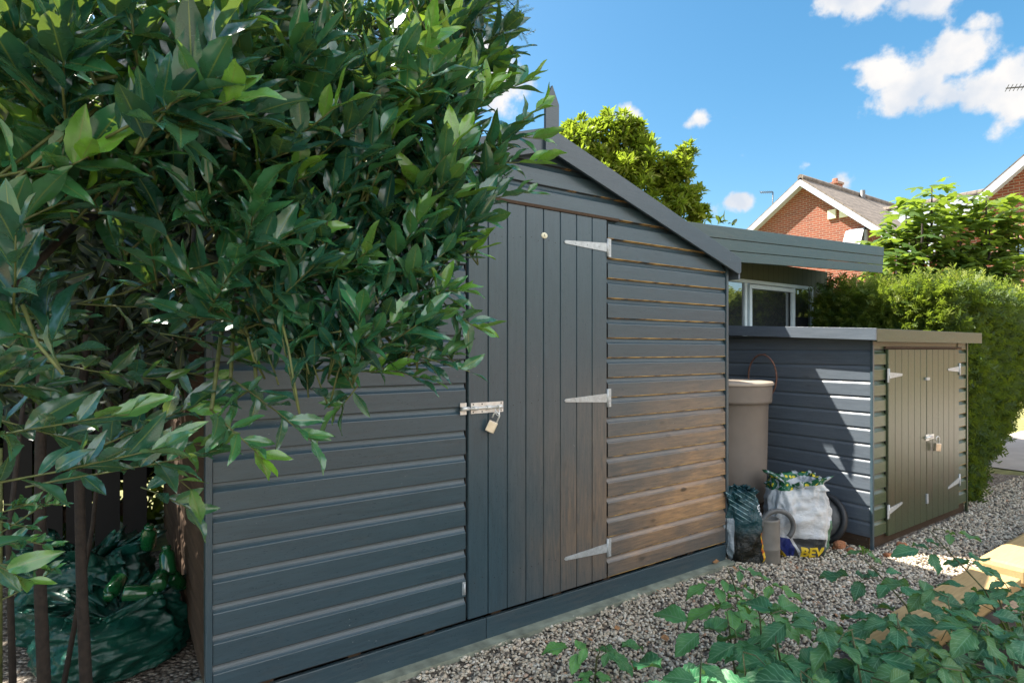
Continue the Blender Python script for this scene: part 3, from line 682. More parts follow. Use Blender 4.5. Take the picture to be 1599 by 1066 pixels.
rr = MB(); rr.prism([(x0, YF+.03, zt(x0)-.06), (x1, YF+.03, zt(x1)-.06), (x1, YF+.03, zt(x1)+.008), (x0, YF+.03, zt(x0)+.008)], (0, 3.2, 0)); rr.build('roof', M['felt'], sh)
ex = MB(); ex.prism([(3.17, 3.06, zt(3.17)-.27), (3.455, 3.06, zt(3.455)-.27), (3.455, 3.06, zt(3.455)+.008), (3.17, 3.06, zt(3.17)+.008)], (0, 2.9, 0)); ex.build('added_shadow_roof', M['fascia'], sh)  # hidden roof piece added to cast the stepped shadow on the store
WY = 3.34
def olive_dark():
    t = NT('summerhouse_boards'); co = t.sep(t.tc.outputs['Object']); fr = t.math('FRACT', t.math('DIVIDE', co[0], .09))
    t.set(Base_Color=t.mix(t.mr(fr, .07, .0), (.075,.095,.05), (.02,.025,.02)), Roughness=.7); t.bump(t.mr(fr, 0, .1), .4, .006); return t.mat
M['sh_wall'] = olive_dark()
w0, w1, wz0, wz1 = 4.62, 6.22, 1.42, 2.01
wl = MB(); wl.box(3.70, w0, WY, WY+.05, 0, 2.2); wl.box(w1, 6.5, WY, WY+.05, 0, 2.2); wl.box(w0, w1, WY, WY+.05, 0, wz0); wl.box(w0, w1, WY, WY+.05, wz1, 2.2)
wl.box(3.65, 3.70, WY, 5.9, 0, 2.2); wl.box(6.5, 6.55, WY, 5.9, 0, 2.2); wl.box(3.70, 6.5, 5.85, 5.9, 0, 2.2)
wl.build('wall', M['sh_wall'], sh)
wn = MB(); y0, y1 = WY-.02, WY+.03; f = .035
wn.box(w0, w1, y0, y1, wz1-f, wz1); wn.box(w0, w1, y0, y1, wz0, wz0+f)
for x in (w0, 4.985, 5.83, w1-f): wn.box(x, x+f, y0+.001, y1-.001, wz0+f, wz1-f)
win = wn.build('window', M['white_upvc'], sh, bevel=.003)
s = MB(); y = y0-.02
for a, c in ((5.03, 5.82),):
    s.box(a, c, y, y+.03, wz1-.085, wz1-.045); s.box(a, c, y, y+.03, wz0+.045, wz0+.08); s.box(a, a+.04, y+.001, y+.029, wz0+.08, wz1-.085); s.box(c-.04, c, y+.001, y+.029, wz0+.08, wz1-.085)
s.build('casement', M['white_upvc'], win, bevel=.003)
for a, c in ((w0+f, 4.985), (5.02, 5.83), (5.865, w1-f)):
    s = MB(); s.box(a, c, WY, WY+.006, wz0+f, wz1-f); s.build('pane', M['glass'], win)

# ================================================================== WATER BUTT, HOOP, CAN, TYRE
wb = Vector((3.68, 2.57, 0)); t = thing('water_butt', wb + Vector((0,0,.26)), 'tall brown plastic water butt with lid between the two sheds', 'water butt')
m = MB(); m.lathe([(0, .26), (.225, .26), (.236, .275), (.245, .6), (.252, .955), (.254, .957), (.272, .955), (.276, .975), (.278, 1.075), (.284, 1.09), (.270, 1.095)], wb, 48); m.build('barrel', M['butt'], t)
m = MB(); m.lathe([(.288, 1.082), (.290, 1.094), (.280, 1.104), (.20, 1.112), (.05, 1.118), (0, 1.118)], wb, 48); m.build('lid', M['lid'], t)
t = thing('barrel_stand', wb, 'dark block stand underneath the brown water butt', 'stand')
m = MB(); m.box(wb.x-.2, wb.x+.2, wb.y-.2, wb.y+.2, 0, .10); m.box(wb.x-.19, wb.x-.06, wb.y-.19, wb.y+.19, .10, .255); m.box(wb.x+.06, wb.x+.19, wb.y-.19, wb.y+.19, .10, .255); m.build('block', M['rock_stem'] if 0 else M['bark'], t, bevel=.004)
m = MB(); hc = Vector((4.055, 2.56, 1.125)); rr_ = .168; pts = []
for k in range(48):
    a = 2*math.pi*k/48; pts.append(hc + Vector((math.sin(a*1)*0 + .045*math.cos(a), rr_*.86*math.cos(a), rr_*math.sin(a))))
m.tube(pts, .0065, 8, closed=True)
m.tube([hc+Vector((0,0,.168)), hc+Vector((.05,0,.175))], .004, 6)
tag(m.build('wire_hoop', M['rust'], loc=hc-Vector((0,0,.17))), 'rusty wire hoop hanging on the grey store wall behind the water butt', 'hoop')
wc = Vector((at(1199,546,3.62).x, at(1199,546,3.62).y, 0)); t = thing('watering_can', wc, 'dull grey watering can with thick looped handle between the two compost bags', 'watering can')
m = MB(); m.lathe([(0, .0), (.066, .0), (.070, .01), (.071, .09), (.0725, .093), (.071, .097), (.069, .262), (.071, .268), (.068, .275), (.058, .276), (.052, .262), (0, .262)], wc, 32); m.build('body', M['grey_can'], t)
m = MB(); hp = []
for k in range(22):
    a = R(185 - k*11); hp.append(wc + RT*(.045 + .098*math.cos(a)) + Vector((0,0,.235 + .095*math.sin(a))) - FW*.035)
m.tube(hp, .0155, 12); m.build('handle', M['hose'], t)
m = MB(); tc_ = Vector((4.04, 2.10, .165)); pts = [tc_ + Vector((.04*math.sin(2*math.pi*k/40), .150*math.cos(2*math.pi*k/40), .150*math.sin(2*math.pi*k/40))) for k in range(40)]
t = thing('small_wheel', (4.04, 2.10, 0), 'small black tyred wheel leaning on the store wall behind the white bag', 'wheel')
m.tube(pts, .022, 12, closed=True); m.build('tyre', M['rubber'], t)
m = MB(); m.lathe([(0, -.008), (.13, -.006), (.13, .006), (0, .008)], tc_, 32, axis=(1, 0, -.27)); m.lathe([(0, -.03), (.02, -.03), (.02, .03), (0, .03)], tc_, 16, axis=(1, 0, -.27)); m.build('rim', M['hose'], t)

# ================================================================== BAGS
def ridged(p, s, o=4):
    v = 0; a = 1; tot = 0
    for k in range(o):
        v += a*(1-abs(noise.noise(p*s + Vector((7*k, 3, 1)))*2)); tot += a; s *= 2.1; a *= .5
    return v/tot
def bag_mesh(c, rx, ry, h, seed, lean=(0, 0), wr=.03, top_open=True, ang=0, nu=150, nv=90):
    """slumped sack: wide base, crumpled folds, folded open mouth"""
    V = []; Fc = []; off = Vector((seed*3.1, seed*1.7, seed)); nv2 = nv
    for j in range(nv2+1):
        v = j/nv2
        for i in range(nu):
            a = 2*math.pi*i/nu
            ca, sa = math.cos(a), math.sin(a); ex = .75
            px = math.copysign(abs(ca)**ex, ca); py = math.copysign(abs(sa)**ex, sa)
            if v < .82:
                u = v/.82; z = h*u; r = (.84 + .25*math.sin(math.pi*min(1, u*.95+.02))**.8 - .16*u*u)
                if u < .08: r *= .90 + .10*(u/.08)**.5
            else:
                u = (v-.82)/.18; z = h*(1 + .02*math.sin(u*3) - .30*u**1.3); r = .93 - .22*math.sin(u*math.pi/2) - .62*max(0, u-.35)
            p = Vector((px*rx*r, py*ry*r, z))
            q = Vector((ca*1.0, sa*1.0, z/h*1.6))
            fold = ridged(q + off, 1.5, 5) - .55
            crease = noise.noise(Vector((ca*2.2, sa*2.2, z*9/h)) + off)
            amp = wr*(.5 + .9*abs(v-.35)+ (.9 if v > .7 else 0))
            n_ = Vector((px*ry, py*rx, 0)).normalized()
            p += n_*(fold*amp*2.2 + crease*amp*.8)
            p.z += (noise.noise(Vector((ca*1.6, sa*1.6, 5)) + off)*.20*h)*max(0, v-.55) + fold*amp*(1.2 if v > .75 else .25)
            p.x += lean[0]*z; p.y += lean[1]*z
            p.z = max(p.z, .002)
            x, y = p.x*math.cos(ang)-p.y*math.sin(ang), p.x*math.sin(ang)+p.y*math.cos(ang)
            V.append((c[0]+x, c[1]+y, c[2]+p.z))
    for j in range(nv2):
        for i in range(nu): Fc.append((j*nu+i, j*nu+(i+1)%nu, (j+1)*nu+(i+1)%nu, (j+1)*nu+i))
    Fc.append(tuple(nv2*nu + i for i in range(nu)))
    return V, Fc
def white_bag_mat():
    t = NT('white_compost_bag'); co = t.sep(t.tc.outputs['Object']); n = t.noise(t.coord(), 7, 4); n2 = t.noise(t.coord(), 14, 3, out='Color')
    u = t.math('ADD', t.math('MULTIPLY', co[0], RT.x), t.math('MULTIPLY', co[1], RT.y))
    zz = t.math('ADD', co[2], t.math('MULTIPLY', t.math('SUBTRACT', n, .5), .05))
    base = t.mix(t.mr(n, .3, .7), (.50,.53,.56), (.62,.62,.60))
    low = t.math('LESS_THAN', zz, .135)
    lowc = t.mix(t.math('GREATER_THAN', t.math('ADD', u, t.math('MULTIPLY', n, .1)), -.03), (.012,.025,.16), (.05,.055,.06))
    stripe = t.math('LESS_THAN', t.math('ABSOLUTE', t.math('ADD', u, t.math('MULTIPLY_ADD', zz, .55, .02))), .009)
    lowc = t.mix(stripe, lowc, (.55,.57,.58))
    yel = t.math('LESS_THAN', t.math('ABSOLUTE', t.math('ADD', u, t.math('MULTIPLY_ADD', zz, .9, .115))), .014)
    lowc = t.mix(yel, lowc, (.7,.48,.02))
    gap = t.math('MULTIPLY', low, t.math('LESS_THAN', u, .13))
    base = t.mix(gap, base, lowc)
    side = t.math('GREATER_THAN', t.math('ADD', u, t.math('MULTIPLY', zz, -.12)), .125); side = t.math('MULTIPLY', side, t.math('LESS_THAN', zz, .24))
    base = t.mix(t.math('MULTIPLY', side, .9), base, (.03,.14,.06))
    top = t.math('GREATER_THAN', t.math('ADD', zz, t.math('MULTIPLY_ADD', n, .05, t.math('MULTIPLY', u, -.25))), .482)
    v = t.vor(t.coord(), 22); tc2 = t.mix(t.math('LESS_THAN', v, .30), (.012,.13,.055), (.70,.58,.03)); tc2 = t.mix(t.math('GREATER_THAN', v, .62), tc2, (.45,.50,.52))
    base = t.mix(top, base, tc2)
    t.set(Base_Color=base, Roughness=.38); t.bump(t.noise(t.coord((1,1,2.5)), 26, 5, .65, dist=1.0), .55, .012); return t.mat
def dark_bag_mat():
    t = NT('black_compost_bag'); co = t.sep(t.tc.outputs['Object']); n = t.noise(t.coord(), 9, 4)
    u = t.math('ADD', t.math('MULTIPLY', co[0], RT.x), t.math('MULTIPLY', co[1], RT.y)); zz = co[2]
    base = t.mix(t.mr(t.math('ADD', zz, t.math('MULTIPLY', n, .1)), .22, .30), (.014,.016,.012), (.008,.055,.065))
    ln = t.math('FRACT', t.math('MULTIPLY', t.math('ADD', zz, t.math('MULTIPLY', u, .6)), 34))
    hatch = t.math('MULTIPLY', t.math('LESS_THAN', ln, .16), t.math('GREATER_THAN', zz, .27))
    base = t.mix(t.math('MULTIPLY', hatch, t.mr(n, .45, .55)), base, (.25,.42,.45))
    uu = t.math('ADD', u, t.math('MULTIPLY', t.math('SUBTRACT', n, .5), .05))
    fl = t.math('MULTIPLY', t.math('GREATER_THAN', t.math('SUBTRACT', uu, t.math('MULTIPLY', zz, -.10)), .078), t.math('LESS_THAN', zz, .20))
    base = t.mix(fl, base, t.ramp(t.noise(t.coord(), 26, 2), [(.4, (.30,.02,.02)), (.5, (.75,.20,.01)), (.62, (.85,.60,.05))]))
    wl_ = t.math('MULTIPLY', t.math('LESS_THAN', u, -.098), t.math('LESS_THAN', zz, .28)); base = t.mix(wl_, base, (.35,.40,.43))
    t.set(Base_Color=base, Roughness=.22); t.bump(t.noise(t.coord((1,1,2.2)), 30, 5, .65, dist=1.2), .7, .012); return t.mat
def green_bag_mat():
    t = NT('green_woven_bag'); n = t.noise(t.coord(), 8, 4)
    t.set(Base_Color=t.ramp(n, [(.3, (.003,.032,.024)), (.7, (.006,.075,.052))]), Roughness=.35); t.bump(t.noise(t.coord(), 30, 5, .65, dist=1.0), .5, .01); return t.mat
M['white_bag'] = white_bag_mat(); M['dark_bag'] = dark_bag_mat(); M['green_bag'] = green_bag_mat()
def bag(name, c, rx, ry, h, seed, mat, label, **k):
    V, Fc = bag_mesh(c, rx, ry, h, seed, **k)
    t = thing(name, c, label, 'bag')
    me = bpy.data.meshes.new('sack'); me.from_pydata(V, [], Fc); me.update(); me.polygons.foreach_set('use_smooth', [True]*len(me.polygons))
    tree = BVHTree.FromPolygons([Vector(v) for v in V], [f for f in Fc]); o = link_mesh('sack', me, mat, t)
    return t, o, tree
t1, o1, tr1 = bag('compost_bag', (3.675, 2.075, 0), .185, .14, .50, 3, M['white_bag'], 'large white and green compost bag with blue and yellow foot, mouth folded open', ang=TH-R(90), wr=.026)
dv = FW.copy(); c0 = Vector((3.675, 2.075, 0))
text_mesh('BEV', .085, c0 + RT*-.035 + Vector((0,0,.018)), RT, (0,0,1), M['greybag_y'], 'lettering', o1, bold=.004, project=(tr1, dv))
text_mesh('mmm', .022, c0 + RT*-.03 + Vector((0,0,.185)), RT, (0,0,1), M['black'], 'small_print', o1, bold=.001, project=(tr1, dv)) if 0 else None
t2, o2, tr2 = bag('compost_bag', (3.28, 2.185, 0), .120, .095, .44, 8, M['dark_bag'], 'glossy black and teal compost bag with orange edge against the shed corner', ang=TH-R(100), wr=.022, lean=(-.12, 0))
c0 = Vector((3.28, 2.185, 0))
text_mesh('CROWB', .046, c0 + RT*.050 + Vector((0,0,.36)), (RT*.28+Vector((0,0,-1))).normalized(), (RT+Vector((0,0,.28))).normalized(), M['white_print'], 'lettering', o2, bold=.001, project=(tr2, dv))
# green bags of bottles by the left side wall
bag('rubble_bag', (-.02, 2.98, 0), .25, .22, .30, 12, M['green_bag'], 'open green plastic bag of bottles and dead leaves, front one by the shed side', ang=.3, wr=.05)
bag('rubble_bag', (-.12, 3.36, 0), .25, .18, .42, 15, M['green_bag'], 'taller green plastic bag slumped behind the front green bag', ang=-.3, wr=.06)
def bottle_mat():
    t = NT('green_bottle_glass'); t.set(Base_Color=(.006,.07,.02), Roughness=.12); t.p.inputs['Specular IOR Level'].default_value = .8; return t.mat
M['bottle'] = bottle_mat()
labs = ['green bottle lying highest on the rear green bag', 'green bottle beside the shed wall on the bag pile', 'green bottle half sunk in the front green bag', 'dark green bottle low between the two green bags', 'green bottle at the right rim of the front bag', 'green bottle nearest the stems on the bag pile']
for k, (px, py, Z) in enumerate([(232,840,2.55),(262,878,2.5),(250,905,2.42),(215,925,2.35),(274,905,2.55),(180,915,2.4)]):
    p = at(px, py, Z); ax = (rdir() + Vector((0,0,.4))).normalized(); m = MB(); m.lathe([(0, -.05), (.028, -.05), (.031, -.045), (.031, .03), (.027, .045), (.016, .055), (.016, .06), (.019, .062), (.019, .072), (0, .072)], p, 20, axis=ax)
    tag(m.build('bottle', M['bottle'], loc=p - Vector((0,0,.05))), labs[k], 'bottle', 'bottles on the green bags')

# ================================================================== SMALL THINGS ON THE GROUND
def stone(name, p, s, mat, label, cat, grp=None):
    m = MB(); n = 10; off = rv(9)
    for j in range(n+1):
        for i in range(14):
            a = 2*math.pi*i/14; b_ = math.pi*j/n; d = Vector((math.sin(b_)*math.cos(a), math.sin(b_)*math.sin(a), math.cos(b_)))
            k = 1 + .35*noise.noise(d*1.3+off); mx = max(abs(d.x), abs(d.y), abs(d.z)); q = d*k*(.65 + .35/mx*.8)
            m.vert((p[0]+q.x*s[0], p[1]+q.y*s[1], p[2]+q.z*s[2]+s[2]*.7))
    for j in range(n):
        for i in range(14): m.face([j*14+i, j*14+(i+1)%14, (j+1)*14+(i+1)%14, (j+1)*14+i])
    return tag(m.build(name, mat, loc=p), label, cat, grp)
for (px, py, s, lb) in [(1310,857,(.045,.035,.035),'largest broken orange brick lump at the foot of the store side wall'), (1328,862,(.03,.025,.018),'small red brick chip right of the largest lump'), (1386,868,(.035,.025,.015),'flat orange brick chip in front of the store corner'), (1408,853,(.04,.03,.018),'pale brown stone under the left olive door')]:
    p = ground(px, py); stone('brick_fragment', p, s, M['brickbit'], lb, 'brick fragment', 'brick bits by the store')
lf = [(1070,886,.05,1),(1052,893,.03,0),(1110,880,.045,0),(1256,893,.022,0),(1033,928,.03,0),(1045,1000,.03,0),(980,1010,.03,0),(960,985,.025,0),(1150,893,.03,0),(1155,1040,.04,0),(1090,1002,.03,0),(925,1005,.03,0)]
ldesc = ['curled orange leaf standing against the skirting board','small tan leaf below the standing orange leaf','brown leaf at the shed corner end of the kerb','tiny orange leaf just before the white bag foot','tan leaf on the gravel near the concrete strip','brown leaf on gravel left of the raspberry shoots','curled leaf on the open gravel, nearest to the bottom edge','small dry leaf on gravel below the door hinge','brown leaf on gravel before the black bag','dark red brown leaf under the raspberry leaves','dry leaf left of the raspberry stem','dry leaf beside the small raspberry shoot']
for k, (px, py, s, up) in enumerate(lf):
    p = ground(px, py, .015); L_ = Leaves(); L_.add(p + Vector((0,0,.012)), (random.uniform(-1,1), random.uniform(-1,1), .9 if up else .1), (random.uniform(-.5,.5), -.9 if up else random.uniform(-.5,.5), .4 if up else 1), s*1.3, .5, 0, 2.2)
    tag(L_.build('fallen_leaf', 'bay', M['deadleaf'], loc=p), ldesc[k], 'leaf', 'fallen dry leaves')
# timbers
t = MB(); t.box(2.62, 4.06, 1.03, 1.25, 0, .085); tag(t.build('timber_sleeper', M['pine'], loc=(3.34,1.14,0), bevel=.008), 'pale sawn timber edging the raspberry bed, left piece', 'timber', 'timber bed edging')
t = MB(); t.box(4.16, 6.2, 1.02, 1.26, 0, .12); tag(t.build('timber_sleeper', M['pine'], loc=(5.1,1.14,0), bevel=.03), 'bright yellow thick timber edging the bed in the sun, right piece', 'timber', 'timber bed edging')
t = MB(); t.box(.8, 6.4, -1.5, 1.02, -.01, .035); o = t.build('soil_bed', M['soil']); tag(o, kind='structure')

# ================================================================== HOUSES
def gable_house(name, X, X2, ya, za, yl, zl, yr, zr, label, ztop=None):
    h = thing(name, (X, (yl+yr)/2, 0), label, 'house')
    ins = .25
    sl = (za-zl)/(yl-ya); sr = (za-zr)/(ya-yr)
    w = MB(); w.poly([(X, yl-ins, 0), (X, yr+ins, 0), (X, yr+ins, zr+sr*ins-.22), (X, ya, za-.22), (X, yl-ins, zl+sl*ins-.22)])
    w.poly([(X, yr+ins, 0), (X2, yr+ins, 0), (X2, yr+ins, zr+sr*ins-.22), (X, yr+ins, zr+sr*ins-.22)]); w.poly([(X2, yl-ins, 0), (X, yl-ins, 0), (X, yl-ins, zl+sl*ins-.22), (X2, yl-ins, zl+sl*ins-.22)])
    w.build('wall', M['brick'], h)
    r = MB()
    for y, z in ((yl, zl), (yr, zr)): r.prism([(X-.30, ya, za+.02), (X-.30, y, z+.02), (X-.30, y, z-.06), (X-.30, ya, za-.06)], (X2-X+.3, 0, 0))
    rf = r.build('roof', M['tile'], h)
    for y, z in ((yl, zl), (yr, zr)):
        v = MB(); s_ = 1 if y > ya else -1
        v.prism([(X-.33, ya+s_*.004, za-.05), (X-.33, y, z-.05), (X-.33, y, z-.27), (X-.33, ya+s_*.004, za-.27)], (.03, 0, 0))
        v.prism([(X-.30, ya, za-.20), (X-.30, y, z-.20), (X-.30, y, z-.22), (X-.30, ya, za-.22)], (.32, 0, 0))
        v.build('bargeboard', M['white_trim'], h)
    rt = MB(); rt.tube([(X-.3, ya, za+.03), (X2, ya, za+.03)], .11, 8); rt.build('ridge_tiles', M['tile'], rf)
    return h, rf
h1, r1 = gable_house('brick_house', 19.76, 36, 10.85, 7.26, 14.6, 4.68, 7.0, 4.02, 'red brick gabled house with open white window and chimney, left of the two')
def pX(px, py, X):   # point on the plane X = const
    d = pdir(px, py); return Vector((0,0,CZ)) + d*(X/d.x)
c = pX(1304, 289, 30); m = MB(); m.box(c.x-.25, c.x+.25, c.y-.25, c.y+.25, 5.5, c.z+.1); m.box(c.x-.30, c.x+.30, c.y-.30, c.y+.30, c.z, c.z+.1); m.lathe([(.14, 0), (.12, .22), (.0, .22)], c+Vector((0,0,.1)), 12); m.build('chimney', M['brick'], r1)
c = pX(1347, 313, 23.5); m = MB(); m.tube([c-Vector((0,0,.3)), c+Vector((0,0,.38))], .09, 10); m.build('flue_pipe', M['aerial'], r1)
for px, py in ((1298.5, 334.5), (1317, 332)):
    c = pX(px, py, 19.7); m = MB(); m.box(19.69, 19.76, c.y-.13, c.y+.13, c.z-.15, c.z+.15); m.build('air_vent', M['cream'], h1)
a = pX(1322, 360, 19.7); b_ = pX(1354, 384, 19.7)
m = MB(); y0, y1, z0, z1 = min(a.y, b_.y), max(a.y, b_.y), 4.25, a.z
m.box(19.66, 19.77, y0, y1, z1-.07, z1); m.box(19.66, 19.77, y0, y1, z0, z0+.07); m.box(19.66, 19.77, y0, y0+.07, z0, z1); m.box(19.66, 19.77, y1-.07, y1, z0, z1)
wi = m.build('window', M['white_trim'], h1); m = MB(); m.box(19.70, 19.72, y0+.07, y1-.07, z0+.07, z1-.07); m.build('pane', M['glass'], wi)
m = MB(); m.prism([(19.62, y0+.04, z1-.03), (19.62, y1-.03, z1-.03), (19.20, y1-.03, z0+.12), (19.20, y0+.04, z0+.12)], (-.05, 0, -.03)); m.build('open_sash', M['white_trim'], wi)
m = MB(); m.prism([(19.56, y0+.12, z1-.14), (19.56, y1-.11, z1-.14), (19.20, y1-.11, z0+.24), (19.20, y0+.12, z0+.24)], (-.03, 0, -.02)); m.build('sash_pane', M['glass'], wi)
h2, r2 = gable_house('brick_house', 19.0, 36, 3.3, 7.38, 6.95, 4.30, -1.5, 3.3, 'red brick gabled house cut by the right edge, nearer and higher of the two')
a = pX(1578, 376, 18.9); b_ = pX(1640, 400, 18.9); m = MB(); m.box(18.92, 19.01, b_.y, a.y, b_.z, a.z); wi = m.build('window', M['white_trim'], h2); m = MB(); m.box(18.90, 18.918, b_.y+.1, a.y-.1, b_.z+.06, a.z-.06); m.build('pane', M['glass'], wi)
lk = thing('link_building', (22, 7, 0), 'slate roofed link building between the two brick houses', 'building')
m = MB(); m.poly([(20.6,-1,0), (20.6,13,0), (20.6,13,4.3), (20.6,-1,4.3)]); m.build('wall', M['brick'], lk)
m = MB(); m.prism([(20.3, 0, 4.25), (24.2, 0, 6.62), (28, 0, 4.25), (28, 0, 4.15), (24.2, 0, 6.5), (20.3, 0, 4.15)], (0, 13, 0)); m.build('roof', M['slate_roof'], lk)
m = MB(); m.tube([(24.2, 0, 6.66), (24.2, 13, 6.66)], .12, 8); m.build('ridge_tiles', M['tile'], lk)
def aerial(a, b_, foot, label):
    t = thing('tv_aerial', foot, label, 'aerial'); m = MB(); m.tube([foot, a], .025, 6); m.build('mast', M['aerial'], t)
    m = MB(); m.tube([a, b_], .02, 6); d = (b_-a)
    for k in range(7):
        p = a + d*(k/6.5+.04); m.tube([p-Vector((.22,.1,0)), p+Vector((.22,.1,0))], .010, 4)
    m.build('boom', M['aerial'], t)
aerial(at(1207, 300, 24), at(1187, 300.5, 24), at(1206, 345, 24), 'small tv aerial rising behind the left slope of the left brick house')
aerial(at(1612, 135, 16), at(1571, 138, 16), at(1612, 260, 16), 'tv aerial reaching into the sky at the right picture edge')

# ================================================================== VEGETATION
def bay_twig(L, tw, base, d, length, n, size, tone, young, up=.25, sag=.0):
    d = Vector(d).normalized(); pts = []; p = Vector(base); 
    for k in range(6): pts.append(p.copy()); p = p + d*length/5; d = (d + Vector((0,0,.10*up - sag*.12)) + rv(.07)).normalized()
    if tw is not None: tw.tube(pts, [.0023, .0021, .0019, .0017, .0015, .001], 5)
    ang = random.uniform(0, 6.28)
    for k in range(n):
        u = .12 + .88*(k/(n-1))**.9; f = u*5; i = min(4, int(f)); q = pts[i].lerp(pts[i+1], f-i); ax = (pts[i+1]-pts[i]).normalized()
        ang += 2.4 + random.uniform(-.3, .3)
        s1 = ax.orthogonal().normalized(); s2 = ax.cross(s1); side = s1*math.cos(ang) + s2*math.sin(ang)
        sp = 1.1 - .65*u
        x = (ax*(.55 + .5*u) + side*sp + Vector((0,0,.34)) + rv(.18)).normalized()
        nrm = (ax*.35 - side*.3 + Vector((0,0,.7)) - FW*.35 + rv(.35)).normalized()
        yy = young if k >= n-3 else young*.15
        L.add(q, x, nrm, size*random.triangular(.5, 1.25, 1.0)*(1 - .25*max(0, u-.8)*5*(random.random() < .6)), min(1, max(0, tone + random.uniform(-.3, .3))), yy*random.uniform(.6, 1), random.uniform(.85, 1.15))
    return pts

# blobs of the bay crown: (px, py, depth, rx, ry(depth), rz) in metres, twig count, leaf size
BLOBS = [
 # upper left, near
 (60, 120, 1.25, .42, .30, .36, 34, .088), (210, 110, 1.15, .28, .26, .30, 30, .090), (330, 60, 1.35, .30, .30, .32, 30, .088),
 (120, -60, 1.5, .5, .4, .3, 15, .085), (330, -60, 1.6, .5, .4, .3, 15, .085), (560, -40, 1.9, .45, .4, .35, 22, .085),
 (440, 150, 1.55, .30, .30, .30, 36, .086), (570, 110, 1.75, .32, .32, .34, 40, .086), (680, 80, 1.95, .26, .28, .34, 34, .088),
 (745, 160, 2.0, .09, .16, .2, 9, .085), (700, 215, 1.9, .20, .24, .24, 26, .086), (770, 260, 1.92, .05, .10, .14, 5, .080),
 (600, 270, 1.85, .32, .28, .28, 38, .084), (700, 305, 1.88, .17, .2, .16, 20, .082), (480, 280, 1.65, .28, .26, .28, 32, .086),
 (390, 210, 1.5, .3, .3, .25, 26, .088), (520, 390, 1.75, .26, .24, .26, 32, .084), (640, 400, 1.86, .20, .2, .20, 26, .080),
 (700, 370, 1.9, .08, .12, .12, 8, .078), (420, 420, 1.6, .20, .22, .20, 18, .086), (560, 500, 1.8, .26, .2, .16, 26, .080),
 (665, 500, 1.88, .12, .14, .15, 12, .078), (450, 515, 1.7, .12, .2, .10, 6, .080), (360, 330, 1.5, .22, .22, .25, 20, .086),
 # mid left, shaded
 (30, 330, 1.2, .22, .25, .22, 16, .092), (20, 450, 1.15, .18, .25, .18, 14, .094), (150, 270, 1.35, .32, .25, .16, 20, .090),
 (290, 260, 1.5, .28, .25, .2, 20, .088), (370, 470, 1.62, .12, .2, .16, 10, .086),
 (300, 420, 1.75, .2, .2, .2, 8, .085), (620, 20, 2.1, .3, .3, .3, 24, .085), (720, 10, 2.2, .10, .2, .15, 5, .085)]
TR = [(at(62, 900, 1.75), at(70, 350, 1.8)), (at(128, 930, 1.85), at(150, 400, 1.9))]
bt = thing('bay_tree', (at(95, 1000, 1.8).x, at(95, 1000, 1.8).y, 0), 'large dark glossy bay shrub filling the upper left and hiding the shed gable', 'bay tree')
tw = MB(); L = Leaves(); br = MB(); LI = Leaves()
hub = at(200, 330, 2.0); hub2 = at(380, 260, 2.05)
random.seed(21)
for (px, py, Z, rx, ry, rz, n, ls) in BLOBS:
    Z *= .76; rx *= .78; ry *= .78; rz *= .78; n = int(n*(.60 if px < 450 else .66)); ls *= 1.14
    c = at(px, py, Z); b0 = hub if px < 300 else hub2
    q = [b0 + rv(.05), b0.lerp(c, .35) + rv(.08), b0.lerp(c, .7) + rv(.06), c]
    br.tube(q, [.012, .010, .008, .005], 7)
    for k in range(n):
        d = rdir(); d.z = d.z*.8 + .1
        e = RT*d.x*rx + FW*d.y*ry + Vector((0,0,d.z*rz))
        if d.y > .2 and random.random() < .5: e -= 2*FW*d.y*ry; d.y *= -1
        tip = c + e*random.uniform(.75, 1.05); out = (RT*d.x + FW*d.y + Vector((0,0,d.z)))
        dr_ = (out*.7 + RT*.3 + Vector((0,0,.50)) + rv(.35)).normalized(); ln = random.uniform(.14, .24)
        base = tip - dr_*ln
        yg = (random.random() < .42)*random.uniform(.35, 1) if py < 330 else (random.random() < .15)*random.uniform(.2, .6)
        bay_twig(L, tw, base, dr_, ln, random.randint(9, 14), ls, random.random()*.8 + .1, yg) if not (px < 420 and 230 < py < 520 and random.random() < .35) else None
        if random.random() < .5: tw.tube([c.lerp(base, .2), c.lerp(base, .6) + rv(.02), base], [.003, .0027, .0023], 5)
# named sprays reaching over the boards, and the low boughs on the left
SPR = [((640,420,1.9),(745,392,1.9),.16), ((600,540,1.85),(735,580,1.85),.18), ((560,560,1.85),(660,600,1.85),.15), ((470,575,1.8),(600,588,1.8),.2),
 ((360,590,1.7),(490,680,1.68),.3), ((330,640,1.6),(410,720,1.62),.2), ((700,250,1.9),(838,268,1.9),.2), ((720,200,1.95),(845,215,1.95),.2), ((720,170,2.0),(830,120,2.0),.24), ((740,120,2.0),(800,50,2.0),.2),
 ((700,320,1.9),(825,305,1.88),.2), ((690,470,1.88),(742,520,1.88),.12), ((640,570,1.86),(700,560,1.86),.1), ((560,600,1.8),(530,640,1.8),.1),
 ((650,330,1.9),(760,345,1.9),.18), ((650,450,1.88),(715,455,1.88),.1), ((400,600,1.7),(350,640,1.7),.1), ((760,230,1.93),(850,170,1.95),.16), ((640,30,2.0),(760,20,2.0),.22), ((690,60,2.0),(790,85,2.0),.2)]
for a, b_, ln in SPR:
    a = (a[0], a[1], a[2]*.76); b_ = (b_[0], b_[1], b_[2]*.76)
    A = at(*a); B = at(*b_); d = (B-A); tw.tube([hub2.lerp(A, .5), A], [.007, .004], 6)
    bay_twig(L, tw, A, d, d.length, random.randint(8, 12), .082, random.uniform(.3, .8), random.random()*.8, up=.1)
